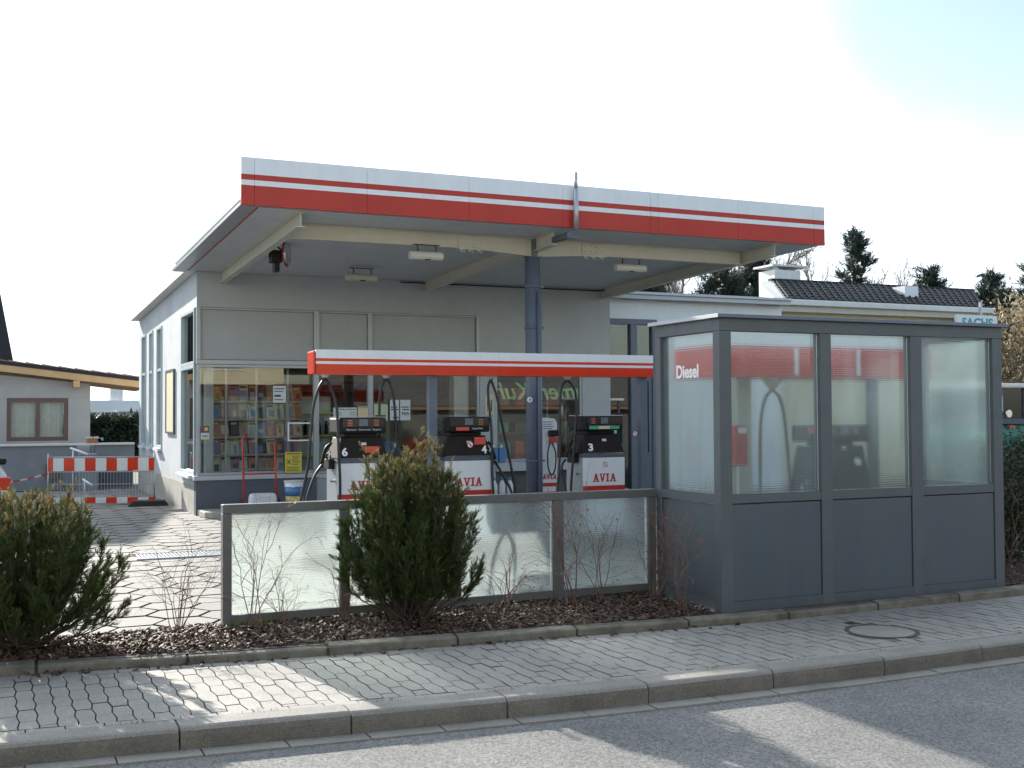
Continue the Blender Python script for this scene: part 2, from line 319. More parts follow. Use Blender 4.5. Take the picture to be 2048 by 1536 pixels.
# ---------------------------------------------------------------- setting: ground, forecourt, pavement, kerbs, road
def ribbon(mb, fy0, fy1, x0, x1, z, step=.5, m=0, zb=None):
    n = max(1, int(round((x1-x0)/step))); vs = []
    for i in range(n+1):
        x = x0+(x1-x0)*i/n; vs += [(x, fy0(x), z), (x, fy1(x), z)]
    mb.add(vs, [(2*i, 2*i+2, 2*i+3, 2*i+1) for i in range(n)], m)
def setting():
    g = MB().add([(-400, 10.5, -.03), (-6, 10.5, -.03), (-6, 40, -.03), (30, 40, -.03), (30, 10.5, -.03), (400, 10.5, -.03), (400, 700, -.03), (-400, 700, -.03)],
                 [(0, 1, 2, 7), (2, 3, 6, 7), (3, 4, 5, 6)])
    tag(g.build('ground', M['earth'], fixn=False), kind='structure')
    r = MB().add([(-400, -400, -.24), (400, -400, -.24), (400, 7.3, -.24), (20, 6.95, -.24)], [])
    r = MB(); ribbon(r, lambda x: -60, lambda x: kr(x)+.05, -60, 60, -.24, .5)
    tag(r.build('road', M['asphalt'], fixn=False), kind='structure')
    # gutter: flat stones along the kerb
    gt = MB(); x = -6.
    while x < 16:
        L = .48+random.uniform(-.02, .02); a, b = x+.006, x+L-.006; dz = random.uniform(-.003, .003)
        gt.hexa([(a, kr(a)-.14, -.25), (b, kr(b)-.14, -.25), (b, kr(b)-.004, -.25), (a, kr(a)-.004, -.25)], [(a, kr(a)-.14, -.228+dz), (b, kr(b)-.14, -.228+dz), (b, kr(b)-.004, -.226+dz), (a, kr(a)-.004, -.226+dz)]); x += L
    tag(gt.build('gutter', M['kerb']), kind='structure')
    # road kerb: one-metre stones with a rounded front edge and dark joints
    k = MB(); x = 1.022-8
    while x < 18:
        a, b = x+.006, x+1.0-.006; n = 4; dz = random.uniform(-.004, .004); dy = random.uniform(-.005, .005)
        prof = [(0, -.26), (0.0, -.155), (.006, -.125), (.018, -.108), (.035, -.1), (.195, -.097), (.195, -.26)]
        vs = []
        for i in range(n+1):
            t = a+(b-a)*i/n; vs += [(t, kr(t)+py+dy, pz+(dz if pz > -.2 else 0)) for py, pz in prof]
        q = len(prof); fs = [(i*q+j, i*q+j+1, (i+1)*q+j+1, (i+1)*q+j) for i in range(n) for j in range(q-1)]+[tuple(range(q)), tuple(n*q+j for j in range(q-1, -1, -1))]
        k.add(vs, fs)
        for i in range(n): k.m[-(n*(q-1)+2)+i*(q-1)] = 2; k.m[-(n*(q-1)+2)+i*(q-1)+1] = 2  # front faces take the darker colour with their shade painted in
        x += 1.0
    ribbon(k, lambda x: kr(x)+.02, lambda x: kr(x)+.19, -6, 18, -.13, 1, 1)
    tag(k.build('road_kerb', [M['kerb'], M['joint'], M['kerbshaded']]), kind='structure')
    # bed kerb
    k = MB(); x = .236-7
    while x < 16:
        a, b = x+.005, x+.995; dz = random.uniform(-.006, .006); vs = []; n = 4
        prof = [(0, -.16), (0, -.048), (.010, -.036), (.092, -.022), (.10, -.03), (.10, -.16)]
        for i in range(n+1):
            t = a+(b-a)*i/n; vs += [(t, kb(t)+py, pz+(dz if pz > -.1 else 0)) for py, pz in prof]
        q = len(prof); fs = [(i*q+j, i*q+j+1, (i+1)*q+j+1, (i+1)*q+j) for i in range(n) for j in range(q-1)]+[tuple(range(q)), tuple(n*q+j for j in range(q-1, -1, -1))]
        k.add(vs, fs); x += 1.013
    x = -6.
    while x < 15: k.hexa([(x, kb(x)+.02, -.13), (x+.5, kb(x+.5)+.02, -.13), (x+.5, kb(x+.5)+.07, -.13), (x, kb(x)+.07, -.13)], [(x, kb(x)+.015, -.046), (x+.5, kb(x+.5)+.015, -.046), (x+.5, kb(x+.5)+.095, -.034), (x, kb(x)+.095, -.034)], 1); x += .5
    tag(k.build('bed_kerb', [M['mossy'], M['joint']]), kind='structure')
    # pavement of long hexagonal pavers, clipped to the strip between the kerbs
    p = MB(); ribbon(p, lambda x: kr(x)+.19, lambda x: kb(x)+.02, -6, 18, -.118, .5, 1)
    def clip(poly, nx, ny, c):
        out = []
        for i in range(len(poly)):
            a, b = poly[i], poly[(i+1) % len(poly)]; da = nx*a[0]+ny*a[1]-c; db = nx*b[0]+ny*b[1]-c
            if da >= 0: out.append(a)
            if (da >= 0) != (db >= 0): t = da/(da-db); out.append((a[0]+(b[0]-a[0])*t, a[1]+(b[1]-a[1])*t))
        return out
    def clipstrip(poly, cx, lo, hi):
        s0 = (lo(cx+.1)-lo(cx-.1))/.2; poly = clip(poly, -s0, 1, lo(cx)-s0*cx)
        s1 = (hi(cx+.1)-hi(cx-.1))/.2; return clip(poly, s1, -1, -(hi(cx)-s1*cx))
    px, py = .107, .281; c0 = (2.26, 8.165)
    MX, MY = 6.72, 7.42
    ci = int((-6-c0[0])/px)
    while c0[0]+ci*px < 17:
        cx = c0[0]+ci*px
        for rj in range(-8, 9):
            cy = c0[1]+rj*py-py/2+(py/2 if ci % 2 else 0)
            lo, hi = kr(cx)+.30, kb(cx)-.14
            if cy < lo-.02-py/2 or cy > hi+py/2: continue
            if (cx-MX)**2+(cy-MY)**2 < .33**2: continue
            g2 = .004; hw0, hw1, hl = .047-g2, .060-g2, py/2-g2
            poly = [(cx-hw0, cy-hl), (cx+hw0, cy-hl), (cx+hw1, cy), (cx+hw0, cy+hl), (cx-hw0, cy+hl), (cx-hw1, cy)]
            poly = clipstrip(poly, cx, lambda x: kr(x)+.285, lambda x: kb(x)-.125)
            if len(poly) < 3: continue
            dz = random.uniform(-.002, .002); tx, ty = random.uniform(-.012, .012), random.uniform(-.008, .008)
            p.hexa([(a, b, -.12) for a, b in poly], [(a, b, -.1+dz+tx*(a-cx)+ty*(b-cy)) for a, b in poly]); p.m[-len(poly):] = [1]*len(poly)
        ci += 1
    x = -6.
    while x < 17:            # border stones on both sides
        a, b = x+.004, x+.21; dz = random.uniform(-.002, .002)
        p.hexa([(a, kr(a)+.205, -.12), (b, kr(b)+.205, -.12), (b, kr(b)+.279, -.12), (a, kr(a)+.279, -.12)], [(a, kr(a)+.205, -.1+dz), (b, kr(b)+.205, -.1+dz), (b, kr(b)+.279, -.1+dz), (a, kr(a)+.279, -.1+dz)])
        p.hexa([(a, kb(a)-.118, -.12), (b, kb(b)-.118, -.12), (b, kb(b)-.006, -.12), (a, kb(a)-.006, -.12)], [(a, kb(a)-.118, -.1+dz), (b, kb(b)-.118, -.1+dz), (b, kb(b)-.006, -.1+dz), (a, kb(a)-.006, -.1+dz)])
        x += .214
    tag(p.build('pavement', [M['paver'], M['joint']]), kind='structure')
    # forecourt of regular hexagonal slabs
    s = .27; H = s*math.sqrt(3); f = MB(); ox, oy = 1.11, 10.33
    f.add([(-6, 9.55, -.028), (-6, 40, -.028), (30, 40, -.028), (30, 9.0, -.028), (9.3, 8.9, -.028), (5.9, 9.4, -.028)], [(0, 5, 4, 3, 2, 1)], 1)
    i0 = int((-6-ox)/(1.5*s))
    for i in range(i0, i0+90):
        for j in range(-6, 62):
            cx = ox+i*1.5*s; cy = oy+H/2+j*H+(H/2 if i % 2 else 0)
            if cx > 14 or cy > 29 or cy < 9.4 or (cy > 20.2 and cx > 3.2): continue
            if cx > 5.6 and cy < 9.5 and cx < 5.9: continue
            if abs(cy-14.75) < .28 and cx > 1.75 and cx < 3.0: pass
            q = s-.014; poly = [(cx+q*math.cos(PI/3*t), cy+q*.945*math.sin(PI/3*t)) for t in range(6)]
            poly = clip(poly, 0, 1, 9.6)
            if len(poly) < 3: continue
            dz = random.uniform(-.0025, .0025); tx, ty = random.uniform(-.008, .008), random.uniform(-.008, .008)
            f.hexa([(a, b, -.029) for a, b in poly], [(a, b, dz+tx*(a-cx)+ty*(b-cy)) for a, b in poly]); f.m[-len(poly):] = [1]*len(poly)
    tag(f.build('forecourt', [M['slab'], M['joint']]), kind='structure')
    b = MB()                                          # low kerb between bed and forecourt
    b.box(-6, 1.70, 9.585, 9.63, -.05, .012); tag(b.build('bed_edging', M['kerb']), kind='structure')
    so = MB(); ribbon(so, lambda x: kb(x)+.055, lambda x: 9.6, -6, 5.8, -.03, .4); ribbon(so, lambda x: kb(x)+.055, lambda x: 12.5, 9.2, 16, -.03, .4); ribbon(so, lambda x: kb(x)+.055, lambda x: 8.5, 5.8, 9.2, -.03, .4)
    tag(so.build('planting_bed', M['soil'], fixn=False), kind='structure')
    tag(MB().box(5.83, 9.15, 8.42, 9.62, -.06, -.008).build('shelter_floor', M['concrete']), kind='structure')
    isl = MB().box(3.2, 8.35, 12.75, 13.75, -.01, .12); tag(isl.build('pump_island', M['kerb'], bevel=.02), kind='structure')
    st = MB(); st.prism_z([(3.3, 20.39), (3.32, 19.75), (3.42, 19.62), (3.6, 19.56), (11.2, 19.56), (11.2, 20.39)], -.01, .11)
    tag(st.build('front_step', M['concrete'], bevel=.02), kind='structure')
    # manhole
    t = thing('manhole_cover', 'round cast iron manhole cover with concrete centre set in the shaded pavement', 'manhole cover', (MX, MY, -.1))
    n = 40; ring = lambda r, z: [(MX+r*math.cos(2*PI*i/n), MY+r*math.sin(2*PI*i/n), z) for i in range(n)]
    MB().hexa(ring(.26, -.13), ring(.26, -.098)).build('lid', M['paver'], t)
    a = ring(.262, -.096)+ring(.30, -.097)+ring(.262, -.13)+ring(.30, -.13)
    MB().add(a, [(i, (i+1) % n, n+(i+1) % n, n+i) for i in range(n)]+[(i, 2*n+i, 2*n+(i+1) % n, (i+1) % n) for i in range(n)]+[(n+i, n+(i+1) % n, 3*n+(i+1) % n, 3*n+i) for i in range(n)]).build('ring', M['joint'], t)
    MB().hexa(ring(.39, -.125), ring(.39, -.106)).build('collar', M['kerbshaded'], t)
    # drain grate
    t = thing('drainage_channel', 'shiny galvanised drainage grate running across the hexagonal forecourt slabs', 'drain', (2.2, 14.5, 0))
    g = MB(); g.box(1.62, 9.4, 14.32, 14.36, -.01, .02); g.box(1.62, 9.4, 14.88, 14.92, -.01, .02)
    g.build('frame', M['galv'], t)
    g = MB(); x = 1.66
    while x < 9.36: g.box(x, x+.028, 14.36, 14.88, .0, .014); x += .045
    g.build('grating', M['galv'], t)
setting()

# bark mulch: many chips, one stuff object
def mulch():
    n = 17000; xs = rng.uniform(-5, 5.75, n); lo = np.array([kb(x)+.10 for x in xs]); ys = lo+(9.585-lo)*rng.random(n)
    n2 = 2600; xs2 = rng.uniform(9.25, 13, n2); ys2 = 8.4+rng.random(n2)*1.8
    xs = np.r_[xs, xs2]; ys = np.r_[ys, ys2]; n = len(xs)
    nn = 120; xs3 = rng.uniform(-1, 6, nn); xs[-nn:] = xs3; ys[-nn:] = np.array([kb(x) for x in xs3])-np.abs(rng.normal(0, .05, nn))
    zs = .008+rng.random(n)**1.5*.03; zs -= .035*np.clip(1-(ys-np.array([kb(x) for x in xs])-.09)/.4, 0, 1)+.008; zs[-nn:] = -.092
    L = rng.uniform(.008, .026, n); W = L*rng.uniform(.3, .7, n); a = rng.uniform(0, 2*PI, n); til = rng.normal(0, .38, (n, 2))
    u = np.c_[np.cos(a), np.sin(a), til[:, 0]]; v = np.c_[-np.sin(a), np.cos(a), til[:, 1]]; c = np.c_[xs, ys, zs]; w = np.cross(u, v); w /= np.linalg.norm(w, axis=1)[:, None]; h = rng.uniform(.001, .004, n)[:, None]
    P = [c+u*(L*sx)[:, None]+v*(W*sy*sk)[:, None]+w*h*sz for sz in (-1, 1) for sx, sy, sk in ((-1, -1, .6), (1, -1, 1.), (1, 1, .7), (-1, 1, 1.))]
    P = np.stack(P, 1).reshape(-1, 3); F = np.array([[4, 5, 6, 7], [0, 1, 5, 4], [1, 2, 6, 5], [2, 3, 7, 6], [3, 0, 4, 7]])
    F = (F[None]+8*np.arange(n)[:, None, None]).reshape(-1, 4)
    me = bpy.data.meshes.new('bark_mulch'); me.vertices.add(len(P)); me.loops.add(F.size); me.polygons.add(len(F))
    me.vertices.foreach_set('co', P.astype(np.float32).ravel()); me.loops.foreach_set('vertex_index', F.astype(np.int32).ravel())
    me.polygons.foreach_set('loop_start', np.arange(0, F.size, 4, dtype=np.int32)); me.polygons.foreach_set('loop_total', np.full(len(F), 4, dtype=np.int32))
    me.materials.append(M['chip']); me.update(calc_edges=True)
    tag(link_mesh('bark_mulch', me), 'brown bark mulch covering the narrow planting bed behind the kerb', 'mulch', kind='stuff')
mulch()

# ---------------------------------------------------------------- station building
ROOFZ = lambda y: 4.24-(y-20.4)*.0267
def station():
    t = thing('station_building', 'grey plastered filling station shop with wide windows under the red and white canopy', 'building', (7.4, 20.4, 0))
    w = MB(); w.box(3.29, 8.62, 20.4, 20.6, 3.62, 4.24); w.box(8.62, 8.94, 20.4, 20.6, 0, 4.24); w.box(8.94, 10.85, 20.4, 20.6, 2.52, 4.24); w.box(10.85, 11.49, 20.4, 20.6, 0, 4.24)
    w.box(11.29, 11.49, 20.6, 28.75, 0, 4.0); w.box(3.49, 11.29, 28.55, 28.75, 0, 4.0)
    w.build('wall', M['wall'], t)
    l = MB(); l.prism_x([(20.6, 3.62), (28.75, 3.62), (28.75, ROOFZ(28.75)), (20.6, ROOFZ(20.6))], 3.29, 3.49)
    ys = [(22.12, 24.77), (25.54, 26.2), (26.8, 27.43), (28.18, 28.75)]
    for a, b in ys: l.box(3.29, 3.49, a, b, .5, 3.62)
    for a, b in ((24.77, 25.54), (26.2, 26.8), (27.43, 28.18)): l.box(3.29, 3.49, a, b, .5, 1.05)
    l.box(3.29, 3.49, 20.6, 22.12, .5, .62)
    l.build('side_wall', M['wallL'], t)['label'] = 'sunlit pale side wall'
    part('side_plinth', M['stain'], t, (3.275, 3.49, 20.6, 28.75, -.02, .497))['label'] = 'stained rough plinth of the side wall'
    part('plinth', M['plinth'], t, (3.276, 5.41, 20.39, 20.6, 0, .60))
    part('lower_panel', M['frame'], t, (5.41, 6.43, 20.43, 20.6, 0, .58), (6.43, 8.62, 20.43, 20.6, 0, .58))
    part('sill', M['sill'], t, (3.24, 5.44, 20.34, 20.6, .603, .68), bevel=.006)
    part('sill', M['sill'], t, (5.44, 8.6, 20.38, 20.6, .583, .66), bevel=.006)
    part('sill', M['white2'], t, (3.18, 3.49, 20.62, 22.14, .623, .68), bevel=.006)
    # roof
    r = MB(); r.prism_x([(20.43, ROOFZ(20.4)+.003), (28.88, ROOFZ(28.88)+.003), (28.88, ROOFZ(28.88)+.15), (20.43, ROOFZ(20.4)+.15)], 3.1, 11.7)
    r.build('roof', M['white2'], t)
    # opaque upper panels
    for a, b in ((3.36, 5.36), (5.47, 6.38), (6.47, 8.55)):
        part('upper_panel', M['panel'], t, (a, b, 20.46, 20.5, 2.71, 3.58))
    # windows of the front
    def window(x0, x1, z0, z1, y=20.42, nm='window'):
        fr = MB(); q = .05
        fr.box(x0, x0+q, y, y+.09, z0, z1); fr.box(x1-q, x1, y, y+.09, z0, z1); fr.box(x0+q, x1-q, y, y+.09, z1-q, z1); fr.box(x0+q, x1-q, y, y+.09, z0, z0+q)
        o = fr.build(nm, M['frame'], t, .004); part('pane', M['glass'], o, (x0+q, x1-q, y+.04, y+.046, z0+q, z1-q)); return o
    window(3.30, 5.41, .683, 2.62); window(5.41, 6.43, .663, 2.62); window(6.43, 8.62, .663, 2.62); window(8.94, 10.85, .80, 2.517)
    fr = MB(); fr.box(3.29, 8.62, 20.40, 20.50, 2.623, 2.70); fr.box(3.29, 3.355, 20.4, 20.5, 2.703, 3.62); fr.box(5.365, 5.465, 20.4, 20.5, 2.703, 3.615); fr.box(6.385, 6.465, 20.4, 20.5, 2.703, 3.615); fr.box(8.555, 8.618, 20.4, 20.5, 2.703, 3.615); fr.box(3.358, 8.55, 20.43, 20.5, 3.585, 3.617)
    fr.build('window_band', M['frame'], t, .004)
    fr = MB(); fr.box(5.365, 5.455, 20.395, 20.42, .69, 2.62); fr.box(6.385, 6.475, 20.395, 20.42, .67, 2.62); fr.build('mullion', M['frame'], t, .004)
    part('shelf_sill', M['sill'], t, (8.94, 10.85, 20.3, 20.6, .62, .797))
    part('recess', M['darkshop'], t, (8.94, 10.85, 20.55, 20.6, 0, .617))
    # side windows
    def side(y0, y1, z0, z1, bars=()):
        fr = MB(); q = .06; x = 3.30
        fr.box(x-.03, x+.1, y0, y0+q, z0, z1); fr.box(x-.03, x+.1, y1-q, y1, z0, z1); fr.box(x-.03, x+.1, y0+q, y1-q, z1-q, z1); fr.box(x-.03, x+.1, y0+q, y1-q, z0, z0+q)
        for b in bars: fr.box(x-.02, x+.09, y0+q, y1-q, b-.03, b+.03)
        o = fr.build('side_window', M['teal'], t, .004); part('pane', M['glass'], o, (x+.03, x+.036, y0+q, y1-q, z0+q, z1-q))
        return o
    side(20.6, 22.12, .683, 2.62); side(20.6, 22.12, 2.625, 3.615)
    for a, b in ((24.77, 25.54), (26.2, 26.8), (27.43, 28.18)):
        side(a, b, 1.055, 3.615, (2.7,)); part('sill', M['white2'], t, (3.2, 3.34, a, b, 1.0, 1.053))
    # interior shell
    part('shop_floor', M['floorin'], t, (3.5, 11.28, 20.62, 28.5, .0, .05))
    part('shop_ceiling', M['wallin'], t, (3.5, 11.28, 20.62, 26.0, 2.64, 2.70))
    part('shop_back_wall', M['wallin'], t, (3.5, 11.28, 25.9, 26.0, .05, 2.64))
    part('inner_pillar', M['wall'], t, (3.5, 3.62, 20.65, 20.95, .05, 2.64))
    part('inner_pillar', M['white2'], t, (8.2, 8.5, 20.7, 20.95, .05, 2.64)); part('inner_band', M['redband'], t, (5.0, 8.9, 22.9, 22.96, 2.2, 2.42))
    part('inner_beam', M['woodin'], t, (3.6, 11.2, 22.4, 22.5, 2.40, 2.60))
    # wing to the right
    w = MB(); w.box(11.492, 16.25, 21.0, 21.2, 3.72, 4.12); w.box(12.95, 16.25, 21.0, 21.2, 0, 3.72); w.build('wing_wall', M['white'], t)
    r = MB(); r.prism_x([(20.75, 4.12), (28, 4.4), (28, 4.5), (20.7, 4.27)], 11.5, 16.3); r.build('wing_roof', M['white'], t); part('wing_gutter_line', M['grey'], t, (11.5, 16.3, 20.685, 20.70, 4.20, 4.215), (11.5, 16.3, 20.69, 20.72, 4.10, 4.118))
    fr = MB(); q = .09
    fr.box(11.495, 12.95, 20.95, 21.1, 3.60, 3.715); fr.box(12.30, 12.46, 20.95, 21.1, 0, 3.6); fr.box(12.83, 12.95, 20.95, 21.1, 0, 3.6); fr.box(11.495, 11.56, 20.95, 21.1, 0, 3.6); fr.box(11.56, 12.30, 20.97, 21.08, 2.72, 2.8); fr.box(12.46, 12.83, 20.97, 21.08, 2.5, 2.6)
    o = fr.build('door_frame', M['bluegrey'], t, .004)
    part('pane', M['glass'], o, (11.56, 12.30, 21.02, 21.026, .05, 2.72), (11.56, 12.30, 21.02, 21.026, 2.8, 3.6), (12.46, 12.83, 21.02, 21.026, 2.6, 3.6))
    d = part('door', M['bluegrey'], t, (12.462, 12.54, 20.98, 21.05, .03, 2.49), (12.75, 12.828, 20.98, 21.05, .03, 2.49), (12.54, 12.75, 20.98, 21.05, .03, .9), (12.54, 12.75, 20.98, 21.05, 2.4, 2.49))
    part('pane', M['glass'], d, (12.54, 12.75, 21.01, 21.016, .9, 2.4)); part('handle', M['chrome'], d, (12.47, 12.60, 20.93, 20.95, 1.15, 1.175), (12.49, 12.52, 20.95, 20.98, 1.0, 1.17))
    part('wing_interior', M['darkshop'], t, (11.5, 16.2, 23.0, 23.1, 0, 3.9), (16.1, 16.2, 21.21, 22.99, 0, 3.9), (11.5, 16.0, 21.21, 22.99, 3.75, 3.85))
station()

def stripes(mb, x0, x1, y, z0, z1, seams, d, gap=.004):   # white, red, white, red bands as separate butted strips, panel by panel
    h = z1-z0; zz = [z0, z0+h*.415, z0+h*.525, z0+h*.645, z1]; mm = [1, 0, 1, 0]
    xs = [x0]+list(seams)+[x1]
    for a, b in zip(xs[:-1], xs[1:]):
        for i in range(4): mb.box(a+gap/2, b-gap/2, y, y+d, zz[i], zz[i+1], mm[i])
def ibeam(mb, p0, p1, h, w, axis, h1=None):
    """I-section from p0 to p1 (top centre line); axis 'x' or 'y'"""
    h1 = h1 or h; (x0, y0, z0), (x1, y1, z1) = p0, p1; e = .012
    def seg(o0, o1, t0, t1, u0, u1):       # o = cross offset range, t = depth range below top at both ends
        if axis == 'y': mb.hexa([(x0+o0, y0, z0-t1), (x0+o1, y0, z0-t1), (x0+o1, y0, z0-t0), (x0+o0, y0, z0-t0)], [(x1+o0, y1, z1-u1), (x1+o1, y1, z1-u1), (x1+o1, y1, z1-u0), (x1+o0, y1, z1-u0)])
        else: mb.hexa([(x0, y0+o0, z0-t1), (x0, y0+o1, z0-t1), (x0, y0+o1, z0-t0), (x0, y0+o0, z0-t0)], [(x1, y1+o0, z1-u1), (x1, y1+o1, z1-u1), (x1, y1+o1, z1-u0), (x1, y1+o0, z1-u0)])
    seg(-w/2, w/2, 0, e, 0, e); seg(-w/2, w/2, h-e, h, h1-e, h1); seg(-.006, .006, e, h-e, e, h1-e)
CZ = lambda y: 4.39-(y-14.6)*.0259
def canopy():
    t = thing('canopy', 'large cantilevered forecourt canopy with white and red striped fascia on one grey column', 'canopy', (7.46, 15.6, 0))
    f = MB(); stripes(f, 2.9, 12.17, 14.6, 4.39, 5.0, (3.07, 4.56, 6.02, 7.47, 8.93, 9.06, 10.5, 11.95), .05)
    f.build('fascia', [M['white'], M['red']], t)
    part('fascia_core', M['joint'], t, (2.92, 12.15, 14.655, 14.70, 4.40, 4.985))
    s = MB(); ys = [14.72, 16.1, 17.5, 18.9, 20.395]
    for a, b in zip(ys[:-1], ys[1:]):
        s.prism_x([(a, CZ(a)), (b-.006, CZ(b-.006)), (b-.006, CZ(b)+.12), (a, CZ(a)+.12)], 3.14, 12.12)
    s.build('soffit', M['soffit'], t)
    s = MB(); s.prism_x([(14.66, CZ(14.66)+.003), (20.6, CZ(20.6)+.003), (20.6, CZ(20.6)+.05), (14.66, CZ(14.66)+.05)], 2.9, 3.13); s.build('side_flashing', M['frame'], t)
    s = MB(); s.prism_x([(14.72, CZ(14.72)-.012), (20.3, CZ(20.3)-.012), (20.3, CZ(20.3)+.03), (14.72, CZ(14.72)+.03)], 3.131, 3.139); s.build('side_trim', M['red'], t)
    tp = MB(); tp.prism_x([(14.72, CZ(14.72)+.125), (20.6, CZ(20.6)+.125), (20.6, CZ(20.6)+.16), (14.72, CZ(14.72)+.16)], 2.95, 12.13); tp.build('roof_sheet', M['frame'], t)
    for x, y0 in ((3.72, 14.8), (7.5, 14.95), (11.3, 14.75)):
        b = MB(); ibeam(b, (x, y0, CZ(y0)-.002), (x, 20.39, CZ(20.39)-.002), .2, .11, 'y'); b.build('rafter_beam', M['cream'], t)
    b = MB(); z = CZ(15.6)-.004
    ibeam(b, (3.78, 15.6, z), (6.45, 15.6, z), .21, .12, 'x'); ibeam(b, (6.45, 15.6, z), (7.44, 15.6, z), .21, .12, 'x', .275); ibeam(b, (7.52, 15.6, z), (8.5, 15.6, z), .275, .12, 'x', .21); ibeam(b, (8.5, 15.6, z), (11.24, 15.6, z), .21, .12, 'x')
    b.build('cross_beam', M['cream'], t)
    for xc in (6.45, 8.5):
        s = MB(); s.box(xc-.2, xc+.2, 15.575, 15.592, z-.19, z-.02); s.box(xc-.2, xc+.2, 15.53, 15.67, z-.228, z-.213)
        for i in range(4):
            for zz in (z-.065, z-.145): s.tube([(xc-.15+i*.1, 15.578, zz), (xc-.15+i*.1, 15.556, zz)], .013, 6, sm=False)
        for i in range(6): s.tube([(xc-.17+i*.068, 15.54+.06*(i % 2), z-.225), (xc-.17+i*.068, 15.54+.06*(i % 2), z-.26)], .012, 6, sm=False)
        s.build('splice_plate', M['cream'], t)
    c = MB(); c.tube([(7.46, 15.6, 0), (7.46, 15.6, z-.28)], .115, 28); c.box(7.33, 7.6, 15.5, 15.7, z-.28, z-.2755); c.box(7.441, 7.519, 15.54, 15.66, z-.275, z)
    c.build('column', M['bluegrey'], t)
    c = MB(); c.tube([(7.50, 15.455, 0), (7.50, 15.455, 3.55)], .035, 12); c.build('rainwater_pipe', M['bluegrey'], t)
    for zz in (1.0, 3.0, 3.62):
        MB().tube([(7.46, 15.6, zz), (7.46, 15.6, zz+.03)], .128, 24).box(7.575, 7.64, 15.58, 15.62, zz, zz+.03).build('clamp', M['bluegrey'], t)
    c = MB(); c.tube([(7.64, 14.52, 4.34), (7.64, 14.52, 4.93)], .037, 16); c.tube([(7.64, 14.52, 4.93), (7.64, 14.52, 5.17)], .027, 16); c.build('drain_spout', M['galv'], t)
    part('spout_bracket', M['grey'], t, (7.46, 7.54, 14.45, 14.95, CZ(14.9)-.17, CZ(14.9)-.09), (7.54, 7.66, 14.5, 14.55, CZ(14.9)-.17, CZ(14.9)-.1))
    MB().tube([(7.0, 20.36, 4.2), (11.25, 20.36, 4.2), (11.25, 20.2, 4.2)], .012, 6).build('conduit', M['brownblack'], t)
    # stickers on the column
    MB().tube([(7.35, 15.49, 1.93), (7.345, 15.483, 1.93)], .042, 20).build('sticker', M['letterwhite'], t)
    text('sticker_mark', 'P', M['letterred'], t, (7.335, 15.475, 1.905), .025, .045, bold=.03)
canopy()

def ceiling_lamp(x, y, z, L, r, label):
    t = thing('canopy_lamp', label, 'lamp', (x, y, z), 'cylindrical lamps under the canopy')
    MB().tube([(x-L/2, y, z), (x-L/2+.02, y, z), (x+L/2-.02, y, z), (x+L/2, y, z)], [r*.93, r, r, r*.93], 20).build('housing', M['cream'], t)
    b = MB()
    for s in (-1, 1): b.tube([(x+s*L*.28, y, z+r*.9), (x+s*L*.28+.02, y, z+r+.035), (x+s*L*.28, y, z+r+.09)], .008, 6)
    b.box(x-L*.4, x+L*.4, y-.02, y+.02, z+r+.09, z+r+.10); b.build('bracket', M['brownblack'], t)
    part('switch', M['brownblack'], t, (x-.03, x+.05, y-r*.8, y-r*.3, z-r*1.02, z-r*.82))
ceiling_lamp(5.7, 15.45, 3.99, .50, .062, 'white cylindrical lamp under the left half of the canopy cross beam')
ceiling_lamp(5.8, 18.9, 4.07, .56, .062, 'white cylindrical lamp hanging near the shop wall, farthest back under the canopy')
ceiling_lamp(9.25, 15.75, 4.02, .55, .062, 'white cylindrical lamp hanging right of the canopy column')
t = thing('floodlight', 'black floodlight on a thin bracket beside the round mirror under the canopy', 'floodlight', (3.95, 17.2, 4.2))
part('housing', M['black'], t, (3.85, 4.02, 17.1, 17.3, 4.02, 4.2), (3.9, 3.98, 17.12, 17.28, 3.88, 4.02), bevel=.01)
MB().tube([(3.84, 17.2, 4.1), (3.84, 17.2, 4.32), (4.05, 17.2, 4.33)], .012, 6).build('bracket', M['black'], t)
t = thing('traffic_mirror', 'round convex mirror with a red rim seen almost edge on under the canopy', 'mirror', (4.09, 17.2, 4.2))
MB().tube([(4.09, 17.2, 4.17), (4.107, 17.19, 4.17)], [.20, .21], 28).build('rim', M['ext'], t)
MB().tube([(4.108, 17.189, 4.17), (4.122, 17.181, 4.17), (4.13, 17.176, 4.17)], [.195, .14, .04], 28).build('mirror_face', M['chrome'], t)
MB().tube([(4.09, 17.28, 4.2), (3.95, 17.3, 4.3), (3.8, 17.3, 4.33)], .012, 6).build('arm', M['brownblack'], t)

# ---------------------------------------------------------------- pump island
def gantry():
    t = thing('pump_gantry', 'long low hose gantry with white and orange red bands above the pumps', 'gantry', (5.7, 13.1, .12))
    f = MB(); stripes(f, 3.44, 7.97, 13.0, 2.19, 2.475, (5.75, 7.0), .02, .002); f.build('fascia', [M['white'], M['orange']], t)
    e = MB(); e.box(3.41, 3.438, 13.0, 13.28, 2.19, 2.46); e.build('end_cap', M['orange'], t, .012)
    part('top_panel', M['white'], t, (3.45, 7.96, 13.021, 13.26, 2.44, 2.47)); part('underside', M['cream'], t, (3.45, 7.96, 13.021, 13.26, 2.195, 2.21))
    part('back_fascia', M['orange'], t, (3.44, 7.97, 13.261, 13.28, 2.19, 2.475))
    for x in (4.92, 7.885): part('post', M['bluegrey'], t, (x-.052, x+.052, 13.1, 13.2, .12, 2.194), bevel=.004)
    for x in (3.58, 4.33, 5.69, 6.76): MB().tube([(x, 13.12, 2.2), (x, 13.12, 2.175), (x, 13.12, 2.15)], [.06, .05, .025], 12).build('swivel', M['cream'], t)
gantry()
